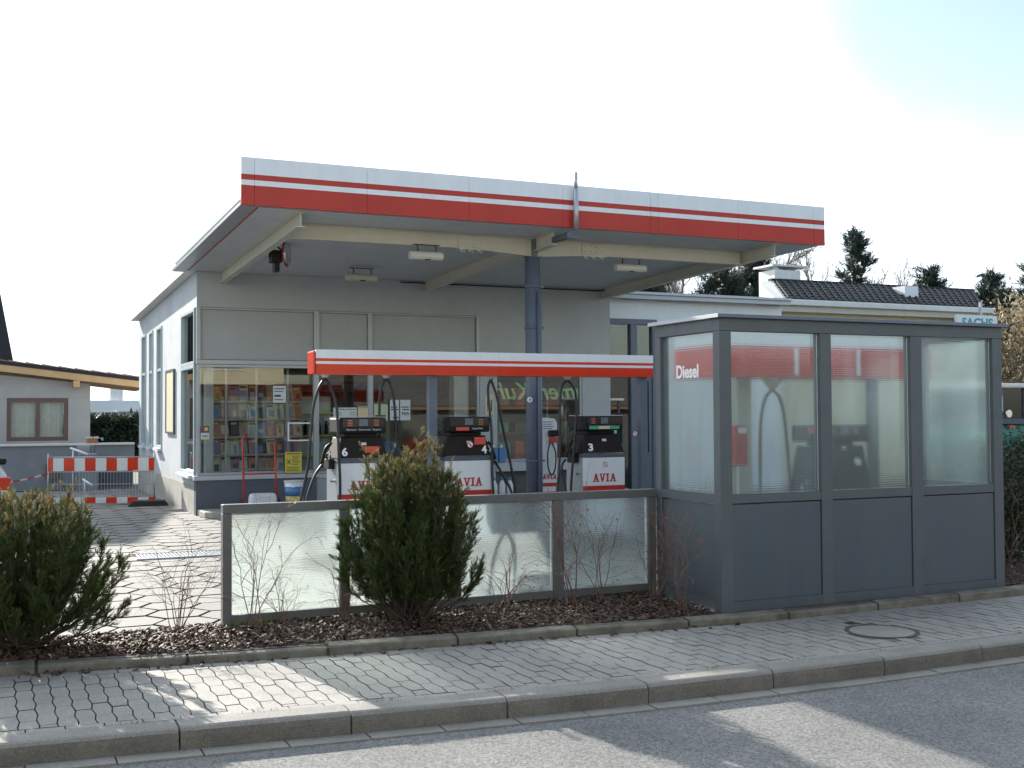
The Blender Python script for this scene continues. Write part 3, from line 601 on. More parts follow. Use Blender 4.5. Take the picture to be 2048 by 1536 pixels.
LET = {'A': [[(.10, .06), (.32, .06), (.62, 1), (.40, 1)], [(.66, .06), (.92, .06), (.62, 1), (.38, 1)], [(.24, .28), (.76, .28), (.73, .42), (.28, .42)], [(0, 0), (.42, 0), (.42, .13), (0, .13)], [(.56, 0), (1, 0), (1, .13), (.56, .13)]],
       'V': [[(.38, 0), (.62, 0), (.32, .94), (.08, .94)], [(.40, 0), (.60, 0), (.92, .94), (.70, .94)], [(0, .87), (.42, .87), (.42, 1), (0, 1)], [(.58, .87), (1, .87), (1, 1), (.58, 1)]],
       'I': [[(.3, .05), (.7, .05), (.7, .95), (.3, .95)], [(.05, 0), (.95, 0), (.95, .13), (.05, .13)], [(.05, .87), (.95, .87), (.95, 1), (.05, 1)]]}
def avia(parent, x, y, z, w, h):
    b = MB(); cx = x
    for ch, cw in zip('AVIA', (.27, .26, .17, .27)):
        for k, q in enumerate(LET[ch]):
            b.prism_y([(cx+px*cw*w, z+pz*h) for px, pz in q], y-.002-.0004*k, y+.003)
        cx += cw*w+.01*w
    b.build('lettering', M['letterred'], parent)
def curve(pts, n=14):
    P = [Vector(p) for p in pts]; out = []
    for i in range(len(P)-1):
        p0, p1, p2, p3 = P[max(i-1, 0)], P[i], P[i+1], P[min(i+2, len(P)-1)]
        for k in range(n):
            t = k/n; out.append(.5*((2*p1)+(p2-p0)*t+(2*p0-5*p1+4*p2-p3)*t*t+(3*p1-p0-3*p2+p3)*t**3))
    out.append(P[-1]); return out
def nozzle(parent, x, y, z, s):        # hung on the side of the pump, s = -1 left, 1 right
    b = MB(); b.tube(curve([(x+s*.02, y, z+.10), (x+s*.07, y, z+.06), (x+s*.10, y, z-.02), (x+s*.13, y, z-.12)], 5), [.02]*16, 8)
    b.tube(curve([(x+s*.03, y-.02, z+.02), (x+s*.07, y-.02, z-.03), (x+s*.06, y-.02, z-.10)], 4), .010, 6)
    o = b.build('nozzle', M['black'], parent)
    MB().tube([(x-s*.0, y, z+.11), (x+s*.05, y, z+.09)], .012, 8).tube([(x+s*.045, y-.03, z+.02), (x+s*.03, y-.03, z-.07)], .012, 6).build('spout', M['chrome'], o)
    return o
def pump(xc, num, side, label, hoses, W=.62, y=13.0, zb=.12, disp=('amber', 'amber'), pt=1.15, zo=0, tb=1.203):
    t = thing('fuel_pump', label, 'fuel pump', (xc, y+.22, zb), 'fuel pumps on the forecourt'); x0, x1 = xc-W/2, xc+W/2; d = .46
    part('base', M['brownblack'], t, (x0+.02, x1-.02, y+.02, y+d, zb, zb+.05))
    o = MB(); o.box(x0, x1, y+.012, y+d, zb+.05, pt+.005); o.build('cabinet', M['frame'], t, .008)
    pn = part('front_panel', M['white'], t, (x0+.005, x1-.005, y, y+.011, pt-.36, pt), (x0+.005, x1-.005, y, y+.011, zb+.06, pt-.435), bevel=.003)
    part('stripe', M['letterred'], t, (x0+.005, x1-.005, y-.001, y+.011, pt-.432, pt-.363))
    avia(t, xc-.16 if num != '3' else xc-.165, y, pt-.31, .34, .105)
    part('dark_band', M['plinth'], t, (x0+.002, x1-.002, y-.002, y+d+.002, pt+.007, pt+.05))
    part('edge_strip', M['chrome'] if num == '3' else M['plinth'], t, (x0+.006, x1-.03, y-.006, y+.01, pt+.052, pt+.062))
    u = MB(); tw = W*.40; u.hexa([(x0+.005, y, tb), (x1-.005, y, tb), (x1-.005, y+d, tb), (x0+.005, y+d, tb)], [(xc-tw, y+.05, 1.455+zo), (xc+tw, y+.05, 1.455+zo), (xc+tw, y+d-.04, 1.455+zo), (xc-tw, y+d-.04, 1.455+zo)])
    u.build('upper_housing', M['brownblack'], t, .012)
    part('neck', M['black'], t, (xc-.2, xc+.2, y+.08, y+d-.08, 1.458+zo, 1.495+zo))
    h = part('display_head', M['black'], t, (xc-W*.46, xc+W*.46, y-.01, y+d-.02, 1.498+zo, 1.685+zo), bevel=.022)
    yy = y-.016
    part('display', M['display'], h, (xc-W*.40, xc+W*.42, yy, y-.0105, 1.575+zo, 1.672+zo))
    part('key_panel', M['grill'], h, (xc-.05, xc+.055, yy-.003, yy-.0005, 1.585+zo, 1.665+zo))
    for k, dx in ((0, -.19), (1, .13)):
        if disp[k]:
            b = MB()
            for zz in (1.588+zo, 1.614+zo, 1.642+zo): b.box(xc+dx, xc+dx+.06, yy-.003, yy-.0005, zz, zz+.014)
            b.build('digits', M['amber'], h)
    nx = {'6': x0+.06, '4': x1-.13, '3': x0+.09}.get(num)
    def onslope(z): return y+.05*(z-1.203)/.252-.006
    if num in '643': text('numeral', num, M['letterwhite'], t, (nx, onslope(1.26), 1.235), .068, .10, up=Vector((0, .195, .98)), bold=.035, th=.004)
    b = MB(); zs = 1.36+zo/2; b.hexa([(xc-.01, onslope(zs), zs), (xc+.05, onslope(zs), zs), (xc+.05, onslope(zs)+.004, zs), (xc-.01, onslope(zs)+.004, zs)], [(xc-.01, onslope(zs+.03), zs+.03), (xc+.05, onslope(zs+.03), zs+.03), (xc+.05, onslope(zs+.03)+.004, zs+.03), (xc-.01, onslope(zs+.03)+.004, zs+.03)])
    b.build('small_sticker', M['paper'], t)
    sx = x0-.004 if side < 0 else x1+.004
    nz = nozzle(t, sx, y+.2, tb+.07, side)
    part('nozzle_boot', M['black'], t, (min(sx, sx-side*.0+side*.07), max(sx, sx+side*.07), y+.1, y+.3, tb-.12, tb), bevel=.01)
    part('side_clip', M['chrome'], t, (min(sx, sx+side*.05), max(sx, sx+side*.05), y+.06, y+.1, .93, .96))
    for hp in hoses: MB().tube(curve(hp, 8), .017, 8).build('hose', M['rubber'], t)
    return t, h, x0, x1, onslope
Y0 = 13.12
t6 = pump(4.0, '6', -1, 'pump number 6, leftmost on the island, half hidden by the round thuja bush',
    [[(3.58, Y0, 2.15), (3.50, Y0, 2.02), (3.44, Y0, 1.8), (3.41, Y0, 1.5), (3.37, Y0, 1.1), (3.27, Y0, .6), (3.3, Y0, .2), (3.45, Y0, .16)],
     [(3.58, Y0, 2.15), (3.65, Y0, 2.04), (3.69, Y0-.1, 1.8), (3.685, Y0-.2, 1.3), (3.70, Y0-.2, .8), (3.66, Y0-.15, .3)],
     [(3.57, Y0+.1, 1.13), (3.48, Y0+.1, 1.0), (3.38, Y0+.05, .75), (3.33, Y0, .45), (3.4, Y0, .2), (3.55, Y0, .16)]])
t4 = pump(5.335, '4', 1, 'pump number 4 in the middle of the island, between the bush and the canopy column',
    [[(4.33, Y0, 2.15), (4.26, Y0, 2.02), (4.24, Y0, 1.7), (4.25, Y0, 1.1), (4.27, Y0, .6), (4.4, Y0, .25), (4.7, Y0, .18), (5.0, Y0, .3)],
     [(4.33, Y0, 2.15), (4.40, Y0, 2.02), (4.44, Y0, 1.7), (4.45, Y0, 1.1), (4.45, Y0, .5), (4.55, Y0, .2)]], disp=(None, 'amber'))
P4b = MB()
for hp in ([(5.69, Y0, 2.15), (5.65, Y0, 2.0), (5.635, Y0-.14, 1.5), (5.63, Y0-.16, 1.0), (5.66, Y0-.16, .6), (5.75, Y0-.1, .3)],
           [(5.69, Y0, 2.15), (5.78, Y0, 1.9), (5.86, Y0, 1.5), (5.95, Y0, 1.1), (6.02, Y0, .7), (6.0, Y0, .3)],
           [(5.78, Y0+.1, 1.13), (5.86, Y0+.1, 1.0), (5.98, Y0+.05, .75), (6.02, Y0, .45), (5.9, Y0, .2), (5.75, Y0, .16)]):
    MB().tube(curve(hp, 8), .017, 8).build('hose', M['rubber'], t4[0])
t3 = pump(7.22, '3', -1, 'pump number 3 right of the canopy column with a green strip on its display head',
    [[(6.76, Y0, 2.15), (6.68, Y0, 2.05), (6.65, Y0, 1.8), (6.65, Y0, 1.3), (6.62, Y0, .9), (6.58, Y0, .5), (6.62, Y0, .2)],
     [(6.76, Y0, 2.15), (6.86, Y0, 2.03), (6.89, Y0, 1.8), (6.87, Y0, 1.5), (6.84, Y0, 1.2), (6.80, Y0, .7), (6.84, Y0, .25)],
     [(6.78, Y0+.1, 1.13), (6.72, Y0+.1, 1.0), (6.78, Y0+.05, .6), (6.84, Y0, .3), (6.87, Y0, .16)]], disp=('amber', None))
text('grade_text', 'Benzin  Normal  Super', M['paper'], t6[1], (3.80, 12.985, 1.527), .42, .026)
text('grade_text', 'SuperPlus', M['paper'], t4[1], (5.38, 12.985, 1.527), .14, .026)
part('head_sticker', M['sticker'], t4[1], (5.17, 5.34, 12.984, 12.989, 1.518, 1.56))
part('green_strip', M['greenstk'], t3[1], (7.0, 7.44, 12.983, 12.989, 1.515, 1.56)); part('strip_mark', M['paperc'], t3[1], (7.14, 7.30, 12.9815, 12.983, 1.52, 1.555))
part('head_trim', M['sill'], t3[1], (6.94, 7.5, 13.0, 13.43, 1.686, 1.694)); part('head_trim', M['sill'], t6[1], (3.72, 4.28, 13.0, 13.43, 1.686, 1.692)); 
part('side_sticker', M['pink'], t6[0], (3.708, 3.7145, 13.0, 13.06, 1.44, 1.5))
part('notice', M['sticker'], t6[0], (4.03, 4.20, 13.008, 13.014, 1.285, 1.345), (4.03, 4.20, 13.0, 13.006, 1.27, 1.284))
part('notice', M['sticker'], t4[0], (5.42, 5.57, 13.012, 13.018, 1.345, 1.435))
def roundsign(parent, x, y, z, r=.042):
    MB().tube([(x, y, z), (x, y-.003, z)], r, 20).build('warning_ring', M['letterred'], parent); MB().tube([(x, y-.003, z), (x, y-.005, z)], r*.78, 20).build('warning_disc', M['letterwhite'], parent)
    b = MB(); b.prism_y([(x-r*.55, z+r*.4), (x-r*.4, z+r*.55), (x+r*.55, z-r*.4), (x+r*.4, z-r*.55)], y-.007, y-.005); b.prism_y([(x-r*.1, z-r*.45), (x+r*.15, z-r*.45), (x+r*.15, z+r*.3), (x-r*.1, z+r*.35)], y-.0065, y-.0052); b.build('warning_mark', M['ink'], parent)
roundsign(t4[0], 5.36, 13.005, 1.345); roundsign(t3[0], 7.24, 12.999, 1.06, .036); roundsign(t6[0], 4.1, 12.999, 1.06, .036)

# white dispenser column behind the canopy column
t = thing('air_and_water_column', 'narrow white service column with red bands and a hanging hose behind the canopy column', 'service column', (8.16, 16.6, 0))
b = MB(); b.prism_y([(8.03, 0), (8.31, 0), (8.31, 1.58), (8.27, 1.64), (8.15, 1.66), (8.03, 1.65)], 16.5, 16.8); b.build('body', M['white2'], t, .01)
part('stripe', M['letterred'], t, (8.029, 8.311, 16.497, 16.8, .56, .62)); part('stripe', M['letterred'], t, (8.029, 8.311, 16.497, 16.8, .40, .48)); avia(t, 8.045, 16.497, .68, .25, .075)
MB().tube(curve([(8.17, 16.45, 1.3), (8.10, 16.42, 1.1), (8.11, 16.42, .85), (8.17, 16.42, .75), (8.23, 16.42, .85), (8.24, 16.42, 1.1), (8.17, 16.45, 1.3)], 6), .013, 8).build('hose', M['rubber'], t)
part('gauge', M['black'], t, (8.14, 8.30, 16.4, 16.5, 1.36, 1.46), bevel=.02); part('gauge_band', M['ext'], t, (8.16, 8.28, 16.42, 16.5, 1.26, 1.35))
b = MB()
for i in range(4): b.box(8.06, 8.22+.02*(i % 2), 16.496, 16.4995, 1.48+i*.035, 1.49+i*.035)
b.build('print_lines', M['ink'], t)

# ---------------------------------------------------------------- glass screen fence
def fence():
    t = thing('glass_screen', 'low grey framed screen of ribbed glass panes along the planting bed', 'glass screen', (3.77, 9.49, 0))
    xs = [(1.73, 1.80), (2.71, 2.79), (3.71, 3.80), (4.715, 4.815), (5.725, 5.803)]; y0, y1 = 9.44, 9.53
    for a, b in xs: part('post', M['greyfence'], t, (a, b, y0, y1, -.02, .915), bevel=.003)
    part('top_rail', M['greyfence'], t, (1.73, 5.803, y0-.004, y1+.004, .917, .99), bevel=.004)
    for (a0, a), (b, b1) in zip(xs[:-1], xs[1:]):
        part('bottom_rail', M['greyfence'], t, (a, b, y0+.01, y1-.01, .03, .095))
        part('glazing_bead', M['sill'], t, (a, a+.008, y0+.03, y1-.02, .095, .915)); part('glazing_bead', M['sill'], t, (b-.008, b, y0+.03, y1-.02, .095, .915))
        part('pane', M['ribbed'], t, (a+.009, b-.009, y0+.045, y0+.052, .096, .914))
fence()
def enclosure():
    t = thing('wind_shelter', 'tall grey wind shelter with ribbed glass above solid panels around the diesel pump', 'shelter', (7.49, 8.9, 0))
    X0, X1, Yf, Yb, T = 5.81, 9.17, 8.38, 9.44, 2.54
    fx = [(5.81, 5.935), (6.912, 7.04), (7.99, 8.13), (9.05, 9.17)]
    for i, (a, b) in enumerate(fx): part('post', M['grey'], t, (a, b, Yf, Yf+.10, -.06, 2.43), bevel=.003)
    for x in (X0, X1-.10): part('post', M['grey'], t, (x, x+.10, Yb-.09, Yb, 0, 2.43), bevel=.003)
    part('top_rail', M['grey'], t, (X0, X1, Yf-.003, Yf+.10, 2.433, T)); 
    part('top_rail', M['grey'], t, (X0, X0+.1, Yf+.102, Yb, 2.433, T)); part('top_rail', M['grey'], t, (X1-.1, X1, Yf+.102, Yb, 2.433, T))
    part('cap_flashing', M['bluegrey'], t, (X0-.048, X1+.05, Yf-.06, Yf+.14, T+.003, T+.035), bevel=.004); cp = MB(); cp.box(X0-.05, X0-.0485, Yf-.058, Yf+.14, T+.003, T+.035); cp.box(X0-.05, X0+.14, Yf+.142, Yb+.05, T+.003, T+.035); cp.box(X1-.14, X1+.05, Yf+.142, Yb+.05, T+.003, T+.035)
    cp.build('cap_flashing', M['sill'], t, .004)  # side caps paler than the front: sun on the flashing put into the colour
    for (a0, a), (b, b1) in zip(fx[:-1], fx[1:]):
        part('mid_rail', M['grey'], t, (a, b, Yf+.006, Yf+.09, .915, .995))
        part('pane', M['ribbed2'], t, (a+.004, b-.004, Yf+.04, Yf+.047, .998, 2.43))
        part('lower_panel', M['greypanel'], t, (a+.001, b-.010, Yf+.012, Yf+.04, .06, .903))
        part('bottom_rail', M['greypanel'], t, (a, b, Yf+.004, Yf+.08, -.06, .058))
    part('backing', M['joint'], t, (5.94, 9.04, Yf+.05, Yf+.07, .06, .912))
    for x, sg in ((X0, 1), (X1, -1)):
        xa, xb = (x+.006, x+.09) if sg > 0 else (x-.09, x-.006)
        part('mid_rail', M['grey'], t, (xa, xb, Yf+.10, Yb-.09, .915, .995))
        xp = x+sg*.045; part('side_pane', M['ribbed2'], t, (xp-.0035, xp+.0035, Yf+.103, Yb-.093, .998, 2.43))
        xq = x+sg*.02; part('side_panel', M['greypanel'], t, (min(xq, xq+sg*.03), max(xq, xq+sg*.03), Yf+.103, Yb-.093, .07, .903))
        part('bottom_rail', M['grey'], t, (min(x+sg*.012, x+sg*.05), max(x+sg*.012, x+sg*.05), Yf+.101, Yb-.091, -.03, .068))
    text('lettering', 'Diesel', M['letterwhite'], t, (5.851, 9.13, 2.03), .365, .125, right=(0, -1, 0), bold=.03)
enclosure()
def diesel():
    g = thing('diesel_gantry', 'wide red hose gantry above the diesel pump, seen through the ribbed glass of the shelter', 'gantry', (8.3, 10.4, 0))
    MB().box(6.93, 9.85, 10.0, 10.85, 2.09, 2.42).build('fascia', M['orange'], g, .01); part('top_band', M['white'], g, (6.932, 9.848, 10.002, 10.848, 2.423, 2.56))
    for x in (7.9, 8.75): part('light_strip', M['letterwhite'], g, (x, x+.05, 9.99, 9.999, 2.12, 2.40))
    part('post', M['cream'], g, (7.59, 7.77, 10.6, 10.78, 0, 2.088)); part('post', M['grey'], g, (9.5, 9.6, 10.6, 10.7, 0, 2.088))
    MB().tube([(7.76, 10.2, 2.09), (7.76, 10.2, 2.05), (7.76, 10.2, 1.96)], [.12, .10, .03], 14).build('swivel', M['cream'], g)
    t, h, x0, x1, sl = pump(8.6, 'D', -1, 'broad diesel pump behind the ribbed glass of the shelter', [[(7.76, 10.2, 1.96), (7.66, 10.2, 1.86), (7.60, 10.2, 1.6), (7.585, 10.2, 1.1), (7.6, 10.2, .5), (7.8, 10.2, .15), (8.2, 10.2, .1)],
        [(7.76, 10.2, 1.96), (7.86, 10.2, 1.86), (7.92, 10.2, 1.6), (7.97, 10.2, 1.1), (8.0, 10.2, .7), (8.15, 10.2, .5)]], W=.80, y=10.05, zb=.0, pt=.76, zo=-.115, tb=.813)
    MB().tube([(8.80, 10.06, 1.16), (8.80, 10.05, 1.165)], .045, 18).build('round_sticker', M['paper'], t)
    part('paper_note', M['paperc'], t, (8.48, 8.72, 10.3, 10.31, 1.572, 1.70)); part('side_label', M['sticker'], t, (8.229, 8.2315, 10.06, 10.2, 1.48, 1.55))
    e = thing('fire_extinguisher', 'red fire extinguisher box on the post inside the glass shelter', 'fire extinguisher', (7.14, 9.95, 1.16))
    MB().box(7.05, 7.22, 9.9, 10.02, 1.16, 1.58).build('case', M['ext'], e, .02); part('handle', M['paper'], e, (7.09, 7.18, 9.88, 9.899, 1.50, 1.56)); part('mounting_post', M['cream'], e, (7.10, 7.16, 10.03, 10.09, 0, 2.088))
diesel()

# ---------------------------------------------------------------- shop goods and things by the wall
def shopstuff():
    rk = thing('magazine_rack', 'wide wooden magazine rack behind the left shop window', 'rack', (4.6, 21.85, .05))
    part('back_board', M['woodin'], rk, (3.75, 5.5, 22.0, 22.03, .3, 2.32)); 
    for i in range(5): part('shelf', M['woodin'], rk, (3.76, 5.49, 21.65, 21.998, .66+i*.33-.02, .66+i*.33)); 
    for i in range(5): part('lip', M['wallin'], rk, (3.76, 5.49, 21.63, 21.648, .64+i*.33, .68+i*.33))
    cols = {'orange': (.55, .22, .06), 'white': (.62, .62, .58), 'blue': (.12, .20, .42), 'purple': (.32, .08, .28), 'grey': (.30, .31, .33), 'red': (.48, .07, .05), 'yellow': (.60, .45, .08), 'black': (.05, .05, .06), 'cream': (.56, .50, .36), 'green': (.12, .28, .14)}
    mm = {}
    for k, c in cols.items():
        c2 = random.choice([(.62, .60, .54), (.10, .08, .09), (.50, .30, .20), (.3, .34, .4)])
        m = mat('cover_'+k, tuple(min(.85, q*1.15+.12) for q in c), .35, vs=16, col2=tuple(.55*a+.45*b for a, b in zip(c, c2))); mm[k] = m
    order = ['bottom', 'fourth', 'third', 'second', 'top']; nth = ['leftmost', 'second from the left', 'third from the left', 'fourth from the left', 'fifth from the left', 'fifth from the right', 'fourth from the right', 'third from the right', 'second from the right', 'rightmost']
    for r in range(5):
        for i in range(10):
            k = random.choice(list(cols)+['white', 'cream', 'grey', 'white', 'cream']); x = 3.78+i*.17+random.uniform(-.008, .008); z = .662+r*.33; h = random.uniform(.28, .325); w = random.uniform(.152, .170)
            b = MB(); b.hexa([(x, 21.70, z), (x+w, 21.70, z), (x+w, 21.71, z), (x, 21.71, z)], [(x, 21.80, z+h), (x+w, 21.80, z+h), (x+w, 21.81, z+h), (x, 21.81, z+h)])
            ft = lambda u: (21.699+.1*u-.0012, z+h*u)
            def blk(u0, u1, v0, v1, m, e): (ya, za), (yb, zb) = ft(u0), ft(u1); b.hexa([(x+w*v0, ya-e, za), (x+w*v1, ya-e, za), (x+w*v1, ya, za), (x+w*v0, ya, za)], [(x+w*v0, yb-e, zb), (x+w*v1, yb-e, zb), (x+w*v1, yb, zb), (x+w*v0, yb, zb)], m)
            blk(.80, .94, .06, random.uniform(.6, .94), 1, .001); blk(random.uniform(.05, .3), random.uniform(.5, .74), random.uniform(.05, .4), random.uniform(.6, .95), 2, .0015)
            o = b.build('magazine', [mm[k], mm[random.choice(['white', 'cream', 'red', 'black', 'yellow'])], mm[random.choice(['cream', 'black', 'grey', 'orange', 'blue'])]], loc=(x, 21.7, z))
            tag(o, f'{k} covered magazine, {nth[i]} on the {order[r]} shelf of the window rack', 'magazine', 'magazines in the shop window rack')
    # window bars and stickers
    b = MB(); 
    for x in (3.84, 4.38, 4.95): b.box(x, x+.035, 20.75, 20.78, .7, 2.6)
    b.box(3.87, 5.36, 20.75, 20.78, .74, .78)
    tag(b.build('display_rail', M['sill'], loc=(4.4, 20.75, .7)), 'thin aluminium rails standing just inside the left shop window', 'rail')
    t = thing('card_sticker', 'two payment card stickers stacked on the left corner of the shop window', 'sticker', (3.41, 20.38, 1.28))
    y = 20.395
    part('card_board', M['plinth'], t, (3.36, 3.50, y-.002, y+.004, 1.43, 1.545)); MB().tube([(3.405, y-.002, 1.49), (3.405, y-.004, 1.49)], .033, 18).build('red_disc', M['letterred'], t); MB().tube([(3.45, y-.004, 1.49), (3.45, y-.006, 1.49)], .033, 18).build('yellow_disc', mm['yellow'], t)
    part('card_board', M['paper'], t, (3.36, 3.50, y-.002, y+.004, 1.31, 1.425)); text('card_text', 'VISA', M['plinth'], t, (3.375, y-.003, 1.35), .11, .04, bold=.02); part('card_stripe', mm['yellow'], t, (3.36, 3.50, y-.004, y-.002, 1.31, 1.33))
    t = thing('yellow_notice', 'yellow notice board with a black cross leaning at the foot of the left window', 'notice', (4.96, 20.3, .7))
    part('board', M['yellow'], t, (4.81, 5.11, 20.30, 20.31, .70, 1.07)); b = MB(); y = 20.297
    b.prism_y([(4.84, .86), (4.85, .85), (4.91, .93), (4.90, .94)], y-.001, y+.002); b.prism_y([(4.84, .93), (4.85, .94), (4.91, .86), (4.90, .85)], y, y+.002)
    b.box(4.83, 5.08, y, y+.002, 1.03, 1.045)
    for i in range(6): b.box(4.94, 5.08-.02*(i % 3), y, y+.002, .99-i*.03, 1.0-i*.03)
    for i in range(3): b.box(4.84, 5.07-.03*(i % 2), y, y+.002, .73+i*.03, .74+i*.03)
    b.build('print', M['ink'], t)
    t = thing('hatch_frame', 'small white rectangular frame on the glass at the right end of the rack window', 'frame', (5.1, 20.38, 1.26))
    part('frame_bars', M['letterwhite'], t, (4.88, 5.33, 20.385, 20.405, 1.57, 1.595), (4.88, 5.33, 20.385, 20.405, 1.26, 1.285), (4.88, 4.905, 20.385, 20.405, 1.285, 1.57), (5.305, 5.33, 20.385, 20.405, 1.285, 1.57))
    # posters
    def poster(name, x0, x1, z0, z1, m, label, lines, ink='ink', txt=None):
        t = thing(name, label, 'poster', ((x0+x1)/2, 20.40, z0)); part('sheet', m, t, (x0, x1, 20.40, 20.404, z0, z1)); b = MB()
        for zz, a, c, hh in lines: b.box(x0+(x1-x0)*a, x0+(x1-x0)*c, 20.3985, 20.3995, z0+(z1-z0)*zz, z0+(z1-z0)*(zz+hh))
        b.build('print', M[ink], t)
        if txt: text('print_text', txt[0], M['ink'], t, (x0+(x1-x0)*.1, 20.3985, z0+(z1-z0)*txt[1]), (x1-x0)*.8, (z1-z0)*.14, bold=.02)
    poster('price_list', 5.72, 6.16, 1.6, 1.86, M['paper'], 'pale blue white price list taped inside the glass above pump 6', [(.85, .1, .5, .05), (.85, .55, .95, .05)]+[(.15+.16*i, .05, .35, .035) for i in range(4)]+[(.15+.16*i, .7, .95, .035) for i in range(4)])
    poster('cream_poster', 6.18, 6.38, 1.6, 1.88, M['paperc'], 'plain cream paper poster right of the white price list', [(.9, .05, .95, .03)])
    poster('green_poster', 6.49, 6.76, 1.62, 1.92, M['paperg'], 'pale green poster with a dark bar near its foot', [(.2, .08, .85, .13)])
    poster('white_poster', 6.80, 6.98, 1.62, 2.0, M['paper'], 'left half of the pair of white torn top posters', [(.5, .1, .9, .06), (.62, .1, .8, .05), (.1, .3, .95, .06)])
    poster('white_poster', 7.0, 7.2, 1.62, 2.0, M['paper'], 'right half of the pair of white torn top posters, reading TEA', [(.62, .1, .85, .05), (.5, .2, .9, .05)], txt=('TEA', .25))
    poster('window_notice', 4.62, 4.85, 1.95, 2.25, M['paper'], 'white printed sheet on the glass high above the yellow notice', [(.8, .1, .9, .06), (.65, .1, .8, .05), (.35, .1, .6, .12), (.15, .1, .8, .05)])
    t = thing('opening_sign', 'upright cream sign on the narrow grey wall strip between the windows', 'sign', (8.83, 20.39, 1.7)); part('board', M['paperc'], t, (8.72, 8.9, 20.385, 20.398, 1.72, 2.1)); part('print', M['ink'], t, (8.84, 8.865, 20.383, 20.385, 1.78, 2.0), (8.76, 8.77, 20.383, 20.385, 1.76, 2.04))
    # red sack truck, bags and bucket in front of the plinth
    t = thing('sack_truck', 'red tubular sack truck standing against the plinth under the rack window', 'sack truck', (4.18, 19.5, .11)); b = MB()
    b.tube([(3.92, 19.45, .14), (3.90, 19.5, 1.33), (3.93, 19.5, 1.37), (3.99, 19.5, 1.37)], .017, 8); b.tube([(4.46, 19.45, .14), (4.45, 19.5, 1.3)], .017, 8); b.tube([(3.91, 19.48, .74), (4.455, 19.48, .74)], .014, 8); b.build('frame', M['ext'], t)
    part('toe_plate', M['ext'], t, (3.88, 4.5, 19.2, 19.45, .12, .135)); 
    for x in (3.86, 4.5): MB().tube([(x, 19.55, .21), (x+.03, 19.55, .21)], .1, 16).build('wheel', M['rubber'], t)
    t = thing('salt_bag', 'white plastic wrapped sacks lying on the red sack truck', 'sack', (4.18, 19.3, .14))
    b = MB(); b.hexa([(3.96, 19.2, .14), (4.44, 19.2, .14), (4.44, 19.43, .14), (3.96, 19.43, .14)], [(3.98, 19.22, .42), (4.42, 19.22, .42), (4.42, 19.42, .42), (3.98, 19.42, .42)]); b.build('wrapped_stack', M['bag'], t, .05)
    t = thing('bucket', 'white bucket with a blue and yellow printed band beside the sack truck', 'bucket', (4.73, 19.3, .11))
    MB().tube([(4.73, 19.3, .11), (4.73, 19.3, .6)], [.13, .17], 24).build('bucket_body', M['white'], t); MB().tube([(4.73, 19.3, .6), (4.73, 19.3, .62)], .178, 24).build('rim', M['white2'], t)
    MB().tube([(4.73, 19.3, .36), (4.73, 19.3, .52)], [.1535, .1645], 24).build('blue_print', M['bluecan'], t); MB().tube([(4.73, 19.3, .22), (4.73, 19.3, .358)], [.1405, .1525], 24).build('yellow_print', mm['yellow'], t)
    # bottles under the right window
    caps = ['bluecan', 'bluecan', 'letterwhite']
    for i, (x, lab) in enumerate(((8.6, 'left'), (8.76, 'middle'), (8.92, 'right'))):
        t = thing('washer_bottle', f'{lab} one of the three pale bottles on the step beside pump 4', 'bottle', (x, 19.7, .11), 'pale bottles on the step')
        MB().tube([(x, 19.7, .11), (x, 19.7, .14), (x, 19.7, .40), (x, 19.7, .47), (x, 19.7, .49)], [.06, .065, .062, .03, .02], 16).build('bottle_body', M['bag'], t); MB().tube([(x, 19.7, .49), (x, 19.7, .54)], .026, 12).build('cap', M['bluecan'], t)
        part('label_print', M['paperc'] if i == 0 else M['paper'], t, (x-.035, x+.035, 19.632, 19.637, .2, .32))
    for i, (x, lab) in enumerate(((8.84, 'left'), (9.0, 'right'))):
        t = thing('blue_canister', f'{lab} blue canister of the pair on the grey sill behind pump 4', 'canister', (x, 20.25, .8), 'blue canisters on the sill')
        part('canister_body', M['bluecan'], t, (x-.07, x+.07, 20.2, 20.295, .80, 1.08), bevel=.02); MB().tube([(x, 20.25, 1.08), (x, 20.25, 1.13)], .02, 10).build('cap', M['letterwhite'], t)
    # goods in the right window
    names = [('red', 'sticker', 'tall red'), ('orange', 'amber', 'dull orange'), ('black', 'darkshop', 'dark'), ('teal', 'teletxt', 'teal'), ('bright red', 'ext', 'bright red'), ('green', 'greenstk', 'green')]
    k = 0
    sh = thing('goods_shelf', 'shelf of car goods behind the right shop window', 'shelf', (9.9, 21.4, .05))
    for z in (.8, 1.35, 1.9): part('shelf_board', M['woodin'], sh, (8.98, 10.8, 21.2, 21.6, z-.03, z))
    part('shelf_back', M['darkshop'], sh, (8.98, 10.8, 21.61, 21.63, .1, 2.4))
    pos = ['left end', 'left half', 'centre', 'right half', 'right end']
    for zi, (z, zn) in enumerate(((.8, 'lowest'), (1.35, 'middle'), (1.9, 'top'))):
        for i in range(5):
            n = names[(zi*2+i*3) % 6]; x = 9.03+i*.36+random.uniform(0, .05); h = random.uniform(.2, .4); w = random.uniform(.16, .27)
            o = MB().box(x, x+w, 21.3, 21.5, z, z+h).build('boxed_goods', M[n[1]], loc=(x, 21.3, z), bevel=.008)
            tag(o, f'{n[2]} box at the {pos[i]} of the {zn} goods shelf in the right window', 'box', 'boxes on the goods shelf')
